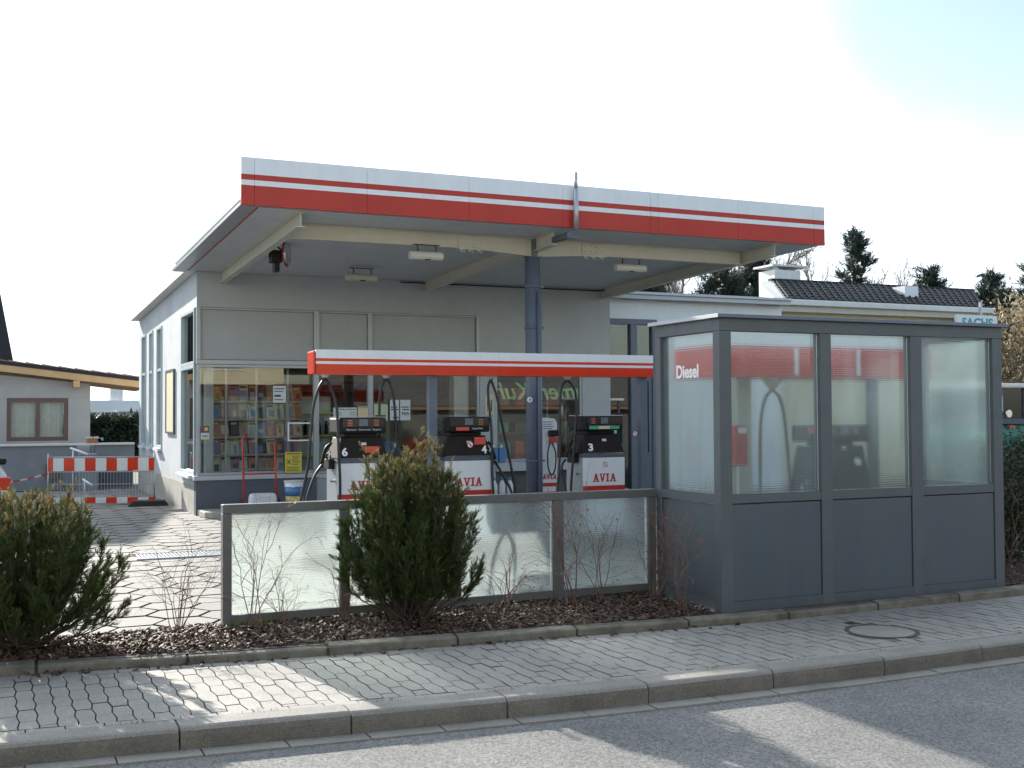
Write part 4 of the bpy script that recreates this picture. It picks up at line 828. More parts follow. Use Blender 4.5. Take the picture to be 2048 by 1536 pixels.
    for i, (x, lab) in enumerate(((9.98, 'leftmost'), (10.1, 'second'), (10.3, 'third'), (10.72, 'rightmost'))):
        t = thing('broom', f'{lab} pale handled broom standing in the right shop window', 'broom', (x, 20.9, .85), 'brooms in the right window')
        MB().tube([(x, 20.9, .95), (x+.03, 20.95, 2.15)], .016, 8).build('handle', M['paperc'] if i % 2 else M['teal'], t); part('brush_head', M['amber'], t, (x-.1, x+.1, 20.87, 20.93, .86, .95), bevel=.01)
    # counter and yellow shelf deep in the shop
    t = thing('shop_counter', 'dark counter with red and green fronts in the middle of the shop', 'counter', (7.3, 22.4, .05)); part('counter_body', M['darkshop'], t, (6.6, 8.8, 22.2, 22.8, .05, 1.05)); part('front_advert', M['greenstk'], t, (6.7, 7.1, 22.18, 22.199, .9, 1.25)); part('front_advert', M['sticker'], t, (7.7, 8.3, 22.18, 22.199, .85, 1.25)); part('front_advert', M['bluecan'], t, (7.15, 7.6, 22.18, 22.199, .95, 1.2))
    t = thing('snack_shelf', 'shelf unit with yellow edges and dark bottles behind pump 6', 'shelf', (5.9, 22.5, .05)); part('shelf_back', M['teal'], t, (5.5, 6.3, 22.7, 22.72, .1, 2.1))
    for z in (.9, 1.3, 1.75): part('shelf_edge', M['yellow'], t, (5.5, 6.3, 22.4, 22.68, z, z+.04))
    for i in range(5):
        x = 5.6+i*.14; o = MB().tube([(x, 22.5, 1.34), (x, 22.5, 1.5), (x, 22.5, 1.56), (x, 22.5, 1.62)], [.035, .035, .014, .014], 10).build('dark_bottle', M['brownblack'], loc=(x, 22.5, 1.34)); tag(o, ['leftmost','second from left','middle','second from right','rightmost'][i]+' small dark bottle in the row on the yellow edged shelf', 'bottle', 'row of dark bottles in the shop')
    MB()
    t = thing('notice_board', 'tall cream notice board in a thin frame on the sunlit side wall', 'notice board', (3.27, 23.4, 1.4)); part('board', M['paperc'], t, (3.262, 3.272, 22.95, 23.95, 1.42, 2.6)); part('frame_bars', M['grey'], t, (3.25, 3.289, 22.9, 22.95, 1.38, 2.64), (3.25, 3.289, 23.95, 24.0, 1.38, 2.64), (3.25, 3.289, 22.95, 23.95, 2.6, 2.64), (3.25, 3.289, 22.95, 23.95, 1.38, 1.42))
    t = thing('door_sticker', 'round warning sticker on the dark door frame right of pump 3', 'sticker', (12.38, 20.94, 1.3)); roundsign(t, 12.38, 20.945, 1.3, .06)
    t = thing('door_note', 'greenish paper note on the glass beside the right door', 'note', (11.95, 20.97, 1.2)); part('sheet', M['paperg'], t, (11.75, 11.95, 20.96, 20.965, 1.22, 1.62))
shopstuff()

# ---------------------------------------------------------------- buildings around
def around():
    # garage on the right with dark tiles
    t = thing('garage_building', 'long low building with a dark tiled roof and white gutter right of the shop', 'building', (20, 22.5, 0))
    part('wall', M['cloth'], t, (16.5, 23.6, 22.3, 22.5, 0, 4.18), (23.4, 23.6, 22.5, 27.5, 0, 4.18), (16.5, 16.7, 22.5, 27.5, 0, 4.18))
    rf = MB(); n = 7; ex0, ex1, rx0, rx1 = 17.15, 23.5, 17.75, 24.5
    for i in range(n):          # overlapping courses
        a, b = i/n, (i+1)/n; P = lambda u, x0, x1, dz: (x0+(x1-x0)*u, 22.0+1.3*u, 4.40+.60*u+dz)
        rf.hexa([P(a, ex0, rx0, .0), P(a, ex1, rx1, .0), P(b, ex1, rx1, .0), P(b, ex0, rx0, .0)], [P(a, ex0, rx0, .05), P(a, ex1, rx1, .05), P(b, ex1, rx1, .03), P(b, ex0, rx0, .03)])
    for i in range(31):
        u = (i+.3)/31; x = ex0+(ex1-ex0)*u; x2 = rx0+(rx1-rx0)*u
        rf.hexa([(x, 21.99, 4.44), (x+.06, 21.99, 4.44), (x2+.06, 23.28, 5.03), (x2, 23.28, 5.03)], [(x, 21.99, 4.475), (x+.05, 21.99, 4.475), (x2+.05, 23.28, 5.06), (x2, 23.28, 5.06)])
    o = rf.build('roof', M['tile'], t); part('ridge', M['tile'], o, (17.72, 24.52, 23.27, 23.42, 4.98, 5.07)); part('back_slope', M['tile'], o, (17.8, 24.4, 23.43, 27.4, 4.2, 4.4))
    part('gutter', M['white2'], t, (16.6, 23.7, 21.86, 22.0, 4.26, 4.40), bevel=.02); part('eave_board', M['cream'], t, (16.6, 23.6, 22.003, 22.299, 4.12, 4.395))
    c = part('chimney', M['white2'], t, (17.95, 18.75, 23.45, 24.1, 4.4, 5.32)); part('chimney_cap', M['galv'], c, (17.85, 18.95, 23.4, 24.2, 5.40, 5.45), (18.0, 18.1, 23.5, 23.6, 5.32, 5.40), (18.55, 18.65, 23.9, 24.0, 5.32, 5.40)); part('end_wall', M['white2'], t, (17.1, 17.14, 22.05, 23.3, 4.2, 4.41)); MB().add([(17.14, 22.0, 4.40), (17.74, 23.3, 5.0), (17.5, 23.5, 5.0), (16.95, 22.1, 4.40), (17.14, 22.0, 4.2), (17.7, 23.5, 4.2), (16.95, 22.1, 4.2)], [(0, 1, 2, 3), (3, 2, 5, 6)]).build('verge', M['white2'], t)
    part('roof_vent', M['white'], t, (21.3, 21.75, 22.5, 22.95, 4.6, 4.95))
    t = thing('brand_sign', 'white sign with teal capital letters above the right end of the shelter', 'sign', (22.9, 21.5, 0)); part('board', M['white'], t, (22.0, 23.35, 21.45, 21.55, 3.66, 4.15)); text('lettering', 'SACHS', M['teletxt'], t, (22.15, 21.448, 3.84), 1.05, .24, bold=.03); part('post', M['galv'], t, (22.9, 22.96, 21.56, 21.62, 0, 4.5))
    # left low wall
    t = thing('garden_wall', 'low grey rendered wall with a bright coping left of the shop', 'wall', (-1, 29.5, 0))
    part('wall_face', M['lowwall'], t, (-8, 1.95, 29.5, 29.75, -.02, 1.04), (1.95, 2.35, 28.6, 29.75, -.02, .85), (2.35, 3.27, 30.6, 30.8, -.6, 1.04), (2.352, 3.27, 29.5, 29.7, .62, 1.04))
    part('coping', M['white2'], t, (-8, 3.27, 29.42, 29.82, 1.043, 1.09)); part('opening', M['plinth'], t, (2.352, 3.27, 29.72, 29.76, 0, .618))
    part('box', M['brown'], t, (1.25, 1.5, 29.3, 29.499, .25, .6))
    h = thing('handrail', 'white slanting handrail in front of the low grey wall, the upper one', 'handrail', (1.9, 28.5, 0), 'slanting white handrails'); MB().tube([(1.75, 28.6, 1.0), (2.1, 28.2, .86)], .025, 8).tube([(1.8, 28.55, .98), (1.8, 28.55, 0)], .015, 6).build('rail', M['letterwhite'], h)
    h = thing('handrail', 'white slanting handrail in front of the low grey wall, the short lower one', 'handrail', (2.0, 28.0, 0), 'slanting white handrails'); MB().tube([(1.95, 27.6, .32), (2.12, 27.2, .2)], .022, 8).tube([(1.98, 27.5, .3), (1.98, 27.5, 0)], .015, 6).build('rail', M['letterwhite'], h)
    # left house
    t = thing('left_house', 'single storey grey house with a sloping orange wood verge and tiled roof', 'house', (-1, 32, 0))
    w = MB(); w.box(-7, .42, 31, 31.2, 0, 2.2); w.box(1.84, 2.36, 31, 31.2, 0, 2.2); w.box(.42, 1.84, 31, 31.2, 0, 1.13); w.prism_y([(-7, 2.203), (2.36, 2.203), (2.36, 2.56), (-7, 3.5)], 31, 31.2); w.box(2.16, 2.36, 31.2, 37, 0, 2.6); w.build('wall', M['render'], t)
    wd = MB(); q = .1; wd.box(.42, .42+q, 31.02, 31.12, 1.13, 2.2); wd.box(1.84-q, 1.84, 31.02, 31.12, 1.13, 2.2); wd.box(.42+q, 1.84-q, 31.02, 31.12, 1.13, 1.13+q); wd.box(.42+q, 1.84-q, 31.02, 31.12, 2.2-q, 2.2); wd.box(1.08, 1.18, 31.02, 31.12, 1.23, 2.1)
    o = wd.build('window', M['brown'], t); part('pane', M['glass'], o, (.52, 1.08, 31.06, 31.066, 1.23, 2.1), (1.18, 1.74, 31.06, 31.066, 1.23, 2.1))
    cb = MB()
    for x0, x1 in ((.52, 1.08), (1.18, 1.74)):
        k = 16; vs = []
        for i in range(k+1):
            x = x0+(x1-x0)*i/k; yy = 31.24+.02*math.sin(i*1.9+x0*3); vs += [(x, yy, 1.2), (x, yy, 2.15)]
        cb.add(vs, [(2*i, 2*i+2, 2*i+3, 2*i+1) for i in range(k)], 0, True)
    cb.build('curtain', M['curtain'], o)
    r = MB(); rz = lambda x: 3.02-(x-.25)*.118
    r.prism_y([(-8, rz(-8)), (4.2, rz(4.2)), (4.2, rz(4.2)+.09), (-8, rz(-8)+.09)], 30.6, 38, 0); r.build('roof', M['tile'], t)
    tl = MB(); x = -7.9
    while x < 4.1: tl.prism_y([(x, rz(x)+.093), (x+.37, rz(x+.37)+.093), (x+.37, rz(x+.37)+.11), (x, rz(x)+.135)], 30.62, 38, 0); x += .38
    tl.build('roof_tiles', M['tileo'], t)
    MB().prism_y([(-8, rz(-8)-.17), (4.2, rz(4.2)-.17), (4.2, rz(4.2)-.003), (-8, rz(-8)-.003)], 30.62, 30.68).build('verge_board', M['wood'], t)
    MB().prism_y([(-8, rz(-8)-.03), (4.2, rz(4.2)-.03), (4.2, rz(4.2)-.004), (-8, rz(-8)-.004)], 30.69, 37.9).build('roof_underside', M['wood'], t)
    part('purlin', M['wood'], t, (1.93, 2.08, 30.5, 31.0, 2.46, 2.63))
    t = thing('gabled_house', 'steep dark tiled gable rising behind the left house at the picture edge', 'house', (-3, 42, 0))
    MB().prism_y([(-7.7, 3), (.85, 3), (.05, 7.4), (-2.7, 10.2), (-4.2, 10.2), (-6.9, 7.4)], 41, 50).build('roof', M['tile'], t); part('wall', M['render'], t, (-6.2, .35, 41.3, 49.5, 0, 2.99))
    part('window', M['brown'], t, (-4, -3, 41.2, 41.299, 1, 2))
    # things beyond
    t = thing('far_hall', 'distant white flat hall seen between the left house and the shop', 'building', (6, 62, 0)); part('wall', M['farwhite'], t, (-2, 16, 60, 70, 0, 2.0)); part('fascia', M['white'], t, (-2.2, 16, 59.8, 59.99, 2.0, 2.55)); part('roof_unit', M['galv'], t, (3.8, 4.3, 61, 62, 2.56, 3.3)); part('roof_unit', M['galv'], t, (5.6, 6.2, 61, 62, 2.56, 3.2)); part('side_block', M['render'], t, (5.4, 12, 59.0, 59.79, 1.2, 1.9))
    t = thing('yellow_box', 'small yellow box with a pale lid standing on the low wall', 'box', (2.3, 29.6, 1.09)); part('box_body', M['amber'], t, (2.18, 2.42, 29.5, 29.7, 1.09, 1.2), bevel=.01); part('lid', M['paper'], t, (2.16, 2.3, 29.48, 29.72, 1.203, 1.24), (2.33, 2.45, 29.48, 29.72, 1.203, 1.24))
    # opposite side of the street, seen in the shop glass
    t = thing('cream_house', 'tall cream rendered house across the street, mirrored in the shop window', 'house', (-14, -18, 0)); part('wall', M['cloth'], t, (-30, 13, -30, -14.2, 2.9, 9)); part('ground_floor', M['darkshop'], t, (-29.9, 12.9, -30, -14.3, -.24, 2.899)); 
    for x in (-20, -14, -8, -2, 4, 9.5):
        o = part('window', M['white2'], t, (x, x+1.6, -14.199, -14.15, 3.9, 5.4)); part('pane', M['darkshop'], o, (x+.1, x+1.5, -14.149, -14.14, 4.0, 5.3))
    t = thing('flower_shop', 'dark roofed flower shop across the street with green script lettering, mirrored in the glass', 'shop', (24, -20, 0)); part('shop_body', M['darkshop'], t, (14, 40, -30, -13.2, -.24, 2.4)); part('fascia', M['darkshop'], t, (14, 40, -13.2, -13.0, 2.2, 4.3)); part('awning', M['woodin'], t, (14, 40, -13.0, -12.6, 2.0, 2.15))
    V0 = (19.2, -12.99, 2.62); text('lettering', 'Blumen Kuhn', M['brushgreen'], t, (29.9, -12.96, 2.5), 6.9, .92, right=(-1, 0, 0), up=Vector((-.28, 0, .96)), bold=.02, th=.03)
    part('shop_roof', M['white2'], t, (14, 40, -30, -12.9, 4.303, 4.5))
around()

# ---------------------------------------------------------------- barrier, tape, feet
def barrier():
    t = thing('construction_barrier', 'red and white striped construction barrier with wire mesh beside the side wall', 'barrier', (2.0, 23.8, 0))
    A = Vector((1.08, 24.3, 0)); B = Vector((2.98, 23.5, 0)); D = (B-A).normalized(); Nn = Vector((D.y, -D.x, 0))
    def bd(a, b, z0, z1, off, th): p = A+D*a+Nn*off; q = A+D*b+Nn*off; return [(p.x, p.y, z0), (q.x, q.y, z0), (q.x+Nn.x*th, q.y+Nn.y*th, z0), (p.x+Nn.x*th, p.y+Nn.y*th, z0)], [(p.x, p.y, z1), (q.x, q.y, z1), (q.x+Nn.x*th, q.y+Nn.y*th, z1), (p.x+Nn.x*th, p.y+Nn.y*th, z1)]
    L = (B-A).length; ed = [0, .5]+[.5+i for i in range(1, 10)]+[10]; s = L/10
    for nm, z0, z1 in (('upper_board', .66, .91), ('lower_board', .03, .14)):
        b = MB()
        for i in range(len(ed)-1): b.hexa(*bd(ed[i]*s+.001, ed[i+1]*s-.001, z0, z1, .012, .015), 0 if i % 2 == 0 else 1)
        b.build(nm, [M['orange'], M['white2']], t)
    f = MB()
    for a in (0, L): p = A+D*a; f.tube([(p.x, p.y, 0), (p.x, p.y, 1.0)], .017, 8)
    for z in (.93, .02, .4, .64): p, q = A, B; f.tube([(p.x, p.y, z), (q.x, q.y, z)], .012 if z > .5 or z < .1 else .006, 6)
    f.build('frame', M['galv'], t)
    g = MB(); k = 34
    for i in range(1, k): p = A+D*(L*i/k); g.tube([(p.x, p.y, .02), (p.x, p.y, .92)], .0035, 4, sm=False)
    g.build('wire_mesh', M['galv'], t)
    for x, y in ((2.98, 23.5),):
        MB().hexa([(x-.55, y-.5, 0), (x+.2, y-.6, 0), (x+.25, y-.1, 0), (x-.5, y+.0, 0)], [(x-.45, y-.42, .1), (x+.12, y-.52, .1), (x+.17, y-.18, .1), (x-.4, y-.08, .1)]).build('rubber_foot', M['brownblack'], t, .015)
    tp = thing('barrier_tape', 'thin red and white tape stretched from the barrier to the car', 'tape', (.7, 24.3, .6)); b = MB(); n = 9
    for i in range(n):
        x0, x1 = 1.08-(.13*i), 1.08-(.13*(i+1)); zf = lambda i: .6-.11*math.sin(i/n*PI)*.4-.012*i
        b.hexa([(x0, 24.3-.15*i, zf(i)), (x1, 24.3-.15*(i+1), zf(i+1)), (x1, 24.303-.15*(i+1), zf(i+1)), (x0, 24.303-.15*i, zf(i))], [(x0, 24.3-.15*i, zf(i)+.03), (x1, 24.3-.15*(i+1), zf(i+1)+.03), (x1, 24.303-.15*(i+1), zf(i+1)+.03), (x0, 24.303-.15*i, zf(i)+.03)], i % 2)
    b.build('tape_strip', [M['letterred'], M['white2']], tp)
barrier()

# ---------------------------------------------------------------- vehicles at the edges
def car():
    t = thing('parked_car', 'white hatchback cut off by the left picture edge with a red tail lamp', 'car', (-1.5, 20.0, 0))
    prof = [(-3.6, .25), (.22, .25), (.30, .38), (.31, .55), (.27, .82), (.15, .98), (-.35, 1.38), (-.6, 1.43), (-1.9, 1.42), (-2.6, 1.0), (-3.5, .85), (-3.65, .5)]
    b = MB(); b.prism_y(prof, 19.2, 20.8); b.build('body', M['carpaint'], t, .05)
    MB().prism_y([(.12, .97), (-.36, 1.34), (-1.85, 1.36), (-2.45, 1.0)], 19.17, 19.199).build('side_window', M['display'], t)
    MB().prism_y([(.17, .99), (.14, .96), (-.36, 1.37), (-.33, 1.40)], 19.35, 20.65).build('rear_window', M['display'], t)
    part('tail_lamp', M['carred'], t, (.12, .325, 19.19, 19.42, .60, .80), bevel=.02); part('bumper', M['black'], t, (-.1, .36, 19.18, 20.82, .27, .5), bevel=.03)
    part('mirror', M['black'], t, (-.02, .26, 19.0, 19.15, 1.0, 1.1), bevel=.03)
    for x in (-.6, -2.9):
        w = MB().tube([(x, 19.17, .31), (x, 19.38, .31)], .31, 24).build('wheel', M['rubber'], t); MB().tube([(x, 19.165, .31), (x, 19.169, .31)], .19, 18).build('rim', M['galv'], w)
car()
def tractor():
    t = thing('green_tractor', 'green tractor with a white cab roof half hidden behind the right end of the shelter', 'tractor', (15, 13.5, 0))
    part('cab_roof', M['white2'], t, (14.15, 15.9, 13.0, 14.6, 2.08, 2.15), bevel=.02)
    c = MB()
    for x in (14.25, 14.75, 15.75): c.box(x, x+.06, 13.05, 13.11, 1.6, 2.08)
    for x in (14.25, 15.75): c.box(x, x+.06, 14.45, 14.51, 1.6, 2.08)
    c.box(14.2, 15.85, 13.04, 14.55, 1.52, 1.6); c.build('cab_frame', M['plinth'], t)
    part('cab_glass', M['glass'], t, (14.31, 15.75, 13.075, 13.081, 1.6, 2.08), (14.27, 14.276, 13.11, 14.45, 1.6, 2.08)); part('seat', M['darkshop'], t, (14.9, 15.4, 13.6, 14.1, 1.5, 1.95))
    MB().prism_y([(14.1, .9), (15.9, .9), (15.9, 1.52), (14.35, 1.52), (14.15, 1.3)], 13.1, 14.5).build('body', M['tractor'], t, .04)
    f = MB(); n = 12
    for i in range(n):
        a, b = PI*i/n, PI*(i+1)/n; f.hexa([(14.75+.72*math.cos(a), 12.85, .62+.72*math.sin(a)), (14.75+.72*math.cos(b), 12.85, .62+.72*math.sin(b)), (14.75+.68*math.cos(b), 12.85, .62+.68*math.sin(b)), (14.75+.68*math.cos(a), 12.85, .62+.68*math.sin(a))],
            [(14.75+.72*math.cos(a), 13.2, .62+.72*math.sin(a)), (14.75+.72*math.cos(b), 13.2, .62+.72*math.sin(b)), (14.75+.68*math.cos(b), 13.2, .62+.68*math.sin(b)), (14.75+.68*math.cos(a), 13.2, .62+.68*math.sin(a))])
    f.build('fender', M['tractor'], t); w = MB().tube([(14.75, 12.87, .62), (14.75, 13.18, .62)], .62, 28).build('wheel', M['rubber'], t); MB().tube([(14.75, 12.86, .62), (14.75, 12.869, .62)], .3, 20).build('rim', M['tractor'], w)
    part('indicator', M['amber'], t, (14.42, 14.52, 13.03, 13.099, 1.45, 1.5)); MB().tube([(14.33, 13.02, 1.68), (14.33, 12.96, 1.68)], [.04, .06], 14).build('work_lamp', M['chrome'], t); part('mirror', M['sill'], t, (14.12, 14.24, 13.0, 13.02, 1.72, 1.95))
    MB().tube([(14.24, 13.01, 1.85), (14.3, 13.07, 1.9)], .01, 6).build('mirror_arm', M['black'], t)
tractor()

# ---------------------------------------------------------------- plants
def branch_tris(P0, P1, r0, r1):          # three-sided tapered sticks as triangles
    d = P1-P0; L = np.linalg.norm(d, axis=1)[:, None]+1e-9; d = d/L; a = np.where(np.abs(d[:, 2:3]) < .9, [[0, 0, 1.]], [[1., 0, 0]]); u = np.cross(d, a); u /= np.linalg.norm(u, axis=1)[:, None]; w = np.cross(d, u)
    T = []
    for k in range(3):
        c0, s0, c1, s1 = math.cos(2*PI*k/3), math.sin(2*PI*k/3), math.cos(2*PI*(k+1)/3), math.sin(2*PI*(k+1)/3)
        A = P0+(u*c0+w*s0)*r0[:, None]; B = P0+(u*c1+w*s1)*r0[:, None]; C = P1+(u*c1+w*s1)*r1[:, None]; Dd = P1+(u*c0+w*s0)*r1[:, None]
        T += [np.stack([A, B, C], 1), np.stack([A, C, Dd], 1)]
    return np.concatenate(T)
def fronds(P, D, L, rg, k=7, spread=.55, wid=.10):      # flat feathery sprays: axis + side leaflets as slim triangles, one island per triangle
    n = len(P); D = D/np.linalg.norm(D, axis=1)[:, None]; r = rg.normal(size=(n, 3)); U = np.cross(D, r); U /= np.linalg.norm(U, axis=1)[:, None]; T = []
    N = np.cross(U, D)
    T.append(np.stack([P-U*(L*wid*.5)[:, None], P+U*(L*wid*.5)[:, None], P+D*L[:, None]], 1))
    for i in range(k):
        s = 1 if i % 2 else -1; f = .12+.75*i/k; ll = L*(.55-.35*f)
        b = P+D*(L*f)[:, None]; dd = D*math.cos(spread)+U*s*math.sin(spread)+N*rg.normal(0, .18, (n, 1)); e = b+dd*ll[:, None]; w = N*.2+np.cross(dd, N)
        T.append(np.stack([b-w*(L*wid*.55)[:, None], b+w*(L*wid*.55)[:, None], e], 1))
    return T
def thuja(cx, cy, Rx, Hh, seed, label, low=.16, ns=120):
    rg = np.random.default_rng(seed); t = thing('thuja_bush', label, 'bush', (cx, cy, 0))
    S0, S1, R0, R1 = [], [], [], []; FP, FD, FL, FM = [], [], [], []
    for i in range(ns):
        az = 2*PI*(i*.618034)+rg.normal(0, .15); q = math.sqrt((i+.5)/ns)
        top = Hh*(1-.50*q**3.2)*rg.uniform(.82, .96)
        if rg.random() < .09 and q < .75: top *= 1.13
        rad = Rx*q*rg.uniform(.86, 1.0)
        if q > .72 and rg.random() < .45: top *= rg.uniform(.45, .8)
        a = np.array([cx+rg.normal(0, .06), cy+rg.normal(0, .06), 0.]); e = np.array([cx+rad*math.cos(az), cy+rad*math.sin(az), top])
        m1 = a.copy(); m1[:2] = a[:2]+(e[:2]-a[:2])*(.95 if q > .5 else .8); m1[2] = top*rg.uniform(.22, .42)
        seg = 8; pts = [((1-u)**2)*a+2*u*(1-u)*m1+u*u*e for u in np.linspace(0, 1, seg+1)]
        for j in range(seg):
            S0.append(pts[j]); S1.append(pts[j+1]); R0.append(.008*(1-j/seg)+.0015); R1.append(.008*(1-(j+1)/seg)+.0015)
        for j in range(int(26+top*16)):
            u = rg.uniform(low, 1)**.8; b = ((1-u)**2)*a+2*u*(1-u)*m1+u*u*e; tg = 2*(1-u)*(m1-a)+2*u*(e-m1); tg /= np.linalg.norm(tg)
            if b[2] < .10*Hh: continue
            out = np.array([b[0]-cx, b[1]-cy, 0.]); out /= np.linalg.norm(out)+.05
            d = tg*.55+np.array([0, 0, .45])+out*rg.uniform(.0, .6)+rg.normal(0, .30, 3); d /= np.linalg.norm(d); ll = rg.uniform(.07, .16)*(1.1-.3*u)
            c = b+d*ll; S0.append(b); S1.append(c); R0.append(.0020); R1.append(.0008)
            for k in range(10):
                v = rg.uniform(.2, 1); p = b+d*ll*v; dd = d*1.0+rg.normal(0, .34, 3)+np.array([0, 0, .2]); FP.append(p); FD.append(dd); FL.append(rg.uniform(.03, .072))
                hf = p[2]/Hh; tipp = rg.random() < .02+max(0, hf-.66)*2.2; FM.append(1 if tipp else 0)
    S0, S1, R0, R1 = map(np.array, (S0, S1, R0, R1)); T = branch_tris(S0, S1, R0, R1); tris('branches', T, M['bark'], parent=t)
    FP, FD, FL, FM = map(np.array, (FP, FD, FL, FM)); TT = fronds(FP, FD, FL, rg, 6, .42, .065); T = np.concatenate(TT); mi = np.tile(FM, len(TT))
    tris('foliage', T, [M['thuja'], M['thujatip']], mi, parent=t)
thuja(3.20, 9.12, .61, 1.44, 1, 'rounded green thuja bush standing in front of the glass screen')
thuja(.22, 9.25, .76, 1.17, 2, 'broad green thuja bush cut off by the left picture edge')

def twiggy(seed, h, spread, stems=7):
    """bare shrub as arrays relative to its base"""
    rg = np.random.default_rng(seed); S0, S1, R0, R1, tips = [], [], [], [], []
    def grow(p, d, L, r, depth):
        n = 5; q = p.copy()
        for i in range(n):
            d = d+rg.normal(0, .13, 3)+np.array([0, 0, -.05 if depth else .02]); d /= np.linalg.norm(d); e = q+d*L/n
            S0.append(q); S1.append(e); R0.append(r*(1-.6*i/n)); R1.append(r*(1-.6*(i+1)/n))
            if depth < 3 and i > 0 and rg.random() < (.85 if depth < 2 else .45):
                a = rg.uniform(.4, .95); x = np.cross(d, rg.normal(size=3)); x /= np.linalg.norm(x); grow(e, d*math.cos(a)+x*math.sin(a), L*rg.uniform(.35, .6), r*.55, depth+1)
            q = e
        tips.append(q)
    for i in range(stems):
        a = rg.uniform(0, 2*PI); d = np.array([math.cos(a)*spread*rg.uniform(.2, 1), math.sin(a)*spread*rg.uniform(.2, 1), 1.]); grow(np.array([rg.normal(0, .025), rg.normal(0, .025), 0.]), d/np.linalg.norm(d), h*rg.uniform(.6, 1.05), rg.uniform(.004, .0068), 0)
    return [np.array(a) for a in (S0, S1, R0, R1, tips)]
def shrubs():
    prot = []
    for sd, (h, sp, st) in enumerate(((.66, .55, 9), (.80, .5, 6), (.5, .75, 8))):
        S0, S1, R0, R1, tips = twiggy(30+sd, h, sp, st); T = branch_tris(S0, S1, R0, R1); rg = np.random.default_rng(sd)
        k = tips[rg.random(len(tips)) < (.25 if sd else .04)]; k = k+rg.normal(0, .006, k.shape); B = np.stack([k, k+rg.normal(0, .011, k.shape), k+rg.normal(0, .011, k.shape)], 1)
        prot.append((T, B))
    lst = [(1.37, 9.40, 0, .95, 0, 'bare twiggy shrub between the left thuja and the screen'), (1.96, 9.33, 1, .95, 1.2, 'bare shrub with a few red berries at the left end post of the screen'),
           (2.70, 9.30, 2, .8, 2.2, 'small bare shrub just left of the rounded thuja'), (4.10, 9.22, 2, 1.0, .4, 'bare shrub right of the rounded thuja'), (4.72, 9.08, 1, 1.0, 3.0, 'bare red tinged shrub before the last pane of the screen'),
           (5.08, 9.25, 1, .85, 4.0, 'bare shrub between the last pane and the shelter corner'), (5.60, 9.15, 0, 1.0, 5.0, 'dense shrub with red leaves at the shelter side'), (5.52, 8.55, 1, .9, 2.6, 'bare branching shrub closest to the kerb beside the shelter'),
           (9.72, 8.85, 1, .95, 1.0, 'bare shrub past the right end of the shelter'), (-.75, 9.2, 0, .8, .7, 'bare twigs at the foot of the left thuja'), (2.22, 9.36, 2, .75, 3.6, 'low bare shrub before the first pane of the screen')]
    made = {}
    for x, y, k, s, rz, lab in lst:
        if k not in made:
            t = thing('bare_shrub', lab, 'shrub', (x, y, 0), 'bare shrubs in the planting bed'); T, B = prot[k]
            a = tris('twigs', T+np.array([x, y, 0]), M['twig'], parent=t); b = tris('red_leaves', B+np.array([x, y, 0]), M['berry'], parent=t); made[k] = (t, a, b)
        else:
            t0, a0, b0 = made[k]; t = t0.copy(); COL.objects.link(t); t['label'] = lab; t.location = (x, y, 0)
            for c in (a0, b0): q = c.copy(); COL.objects.link(q); q.parent = t
        t.rotation_euler.z = rz; t.scale = (s, s, s)
    # a few blades of grass at the foot of the first post
    n = 260; cx = np.concatenate([rng.normal(1.95, .12, 170), rng.uniform(1, 5.5, 90)]); cy = np.where(np.arange(n) < 170, rng.normal(9.36, .03, n), rng.uniform(8.9, 9.4, n)); b = np.c_[cx, cy, np.full(n, .01)]; tp = b+np.c_[rng.normal(0, .03, (n, 2)), rng.uniform(.03, .10, n)]; w = np.c_[rng.normal(0, .003, (n, 2)), np.zeros(n)]
    n4 = 420; cx4 = rng.uniform(-1, 9, n4)**1.0; cx4 = np.round(cx4*1.3)/1.3+rng.normal(0, .05, n4); sel = rng.random(n4) < .5; cy4 = np.where(sel, np.array([kb(x)-.004 for x in cx4]), np.array([kr(x)+.197 for x in cx4]))+rng.normal(0, .004, n4); b4 = np.c_[cx4, cy4, np.full(n4, -.1)]; t4_ = b4+np.c_[rng.normal(0, .012, (n4, 2)), rng.uniform(.008, .03, n4)]; w4 = np.c_[np.full(n4, .0025), np.zeros((n4, 2))]
    b = np.r_[b, b4]; tp = np.r_[tp, t4_]; w = np.r_[w, w4]
    tag(tris('grass_tufts', np.stack([b-w, b+w, tp], 1), M['grassb']), 'sparse yellow green grass blades in the mulch at the foot of the screen', 'grass', kind='stuff')
shrubs()

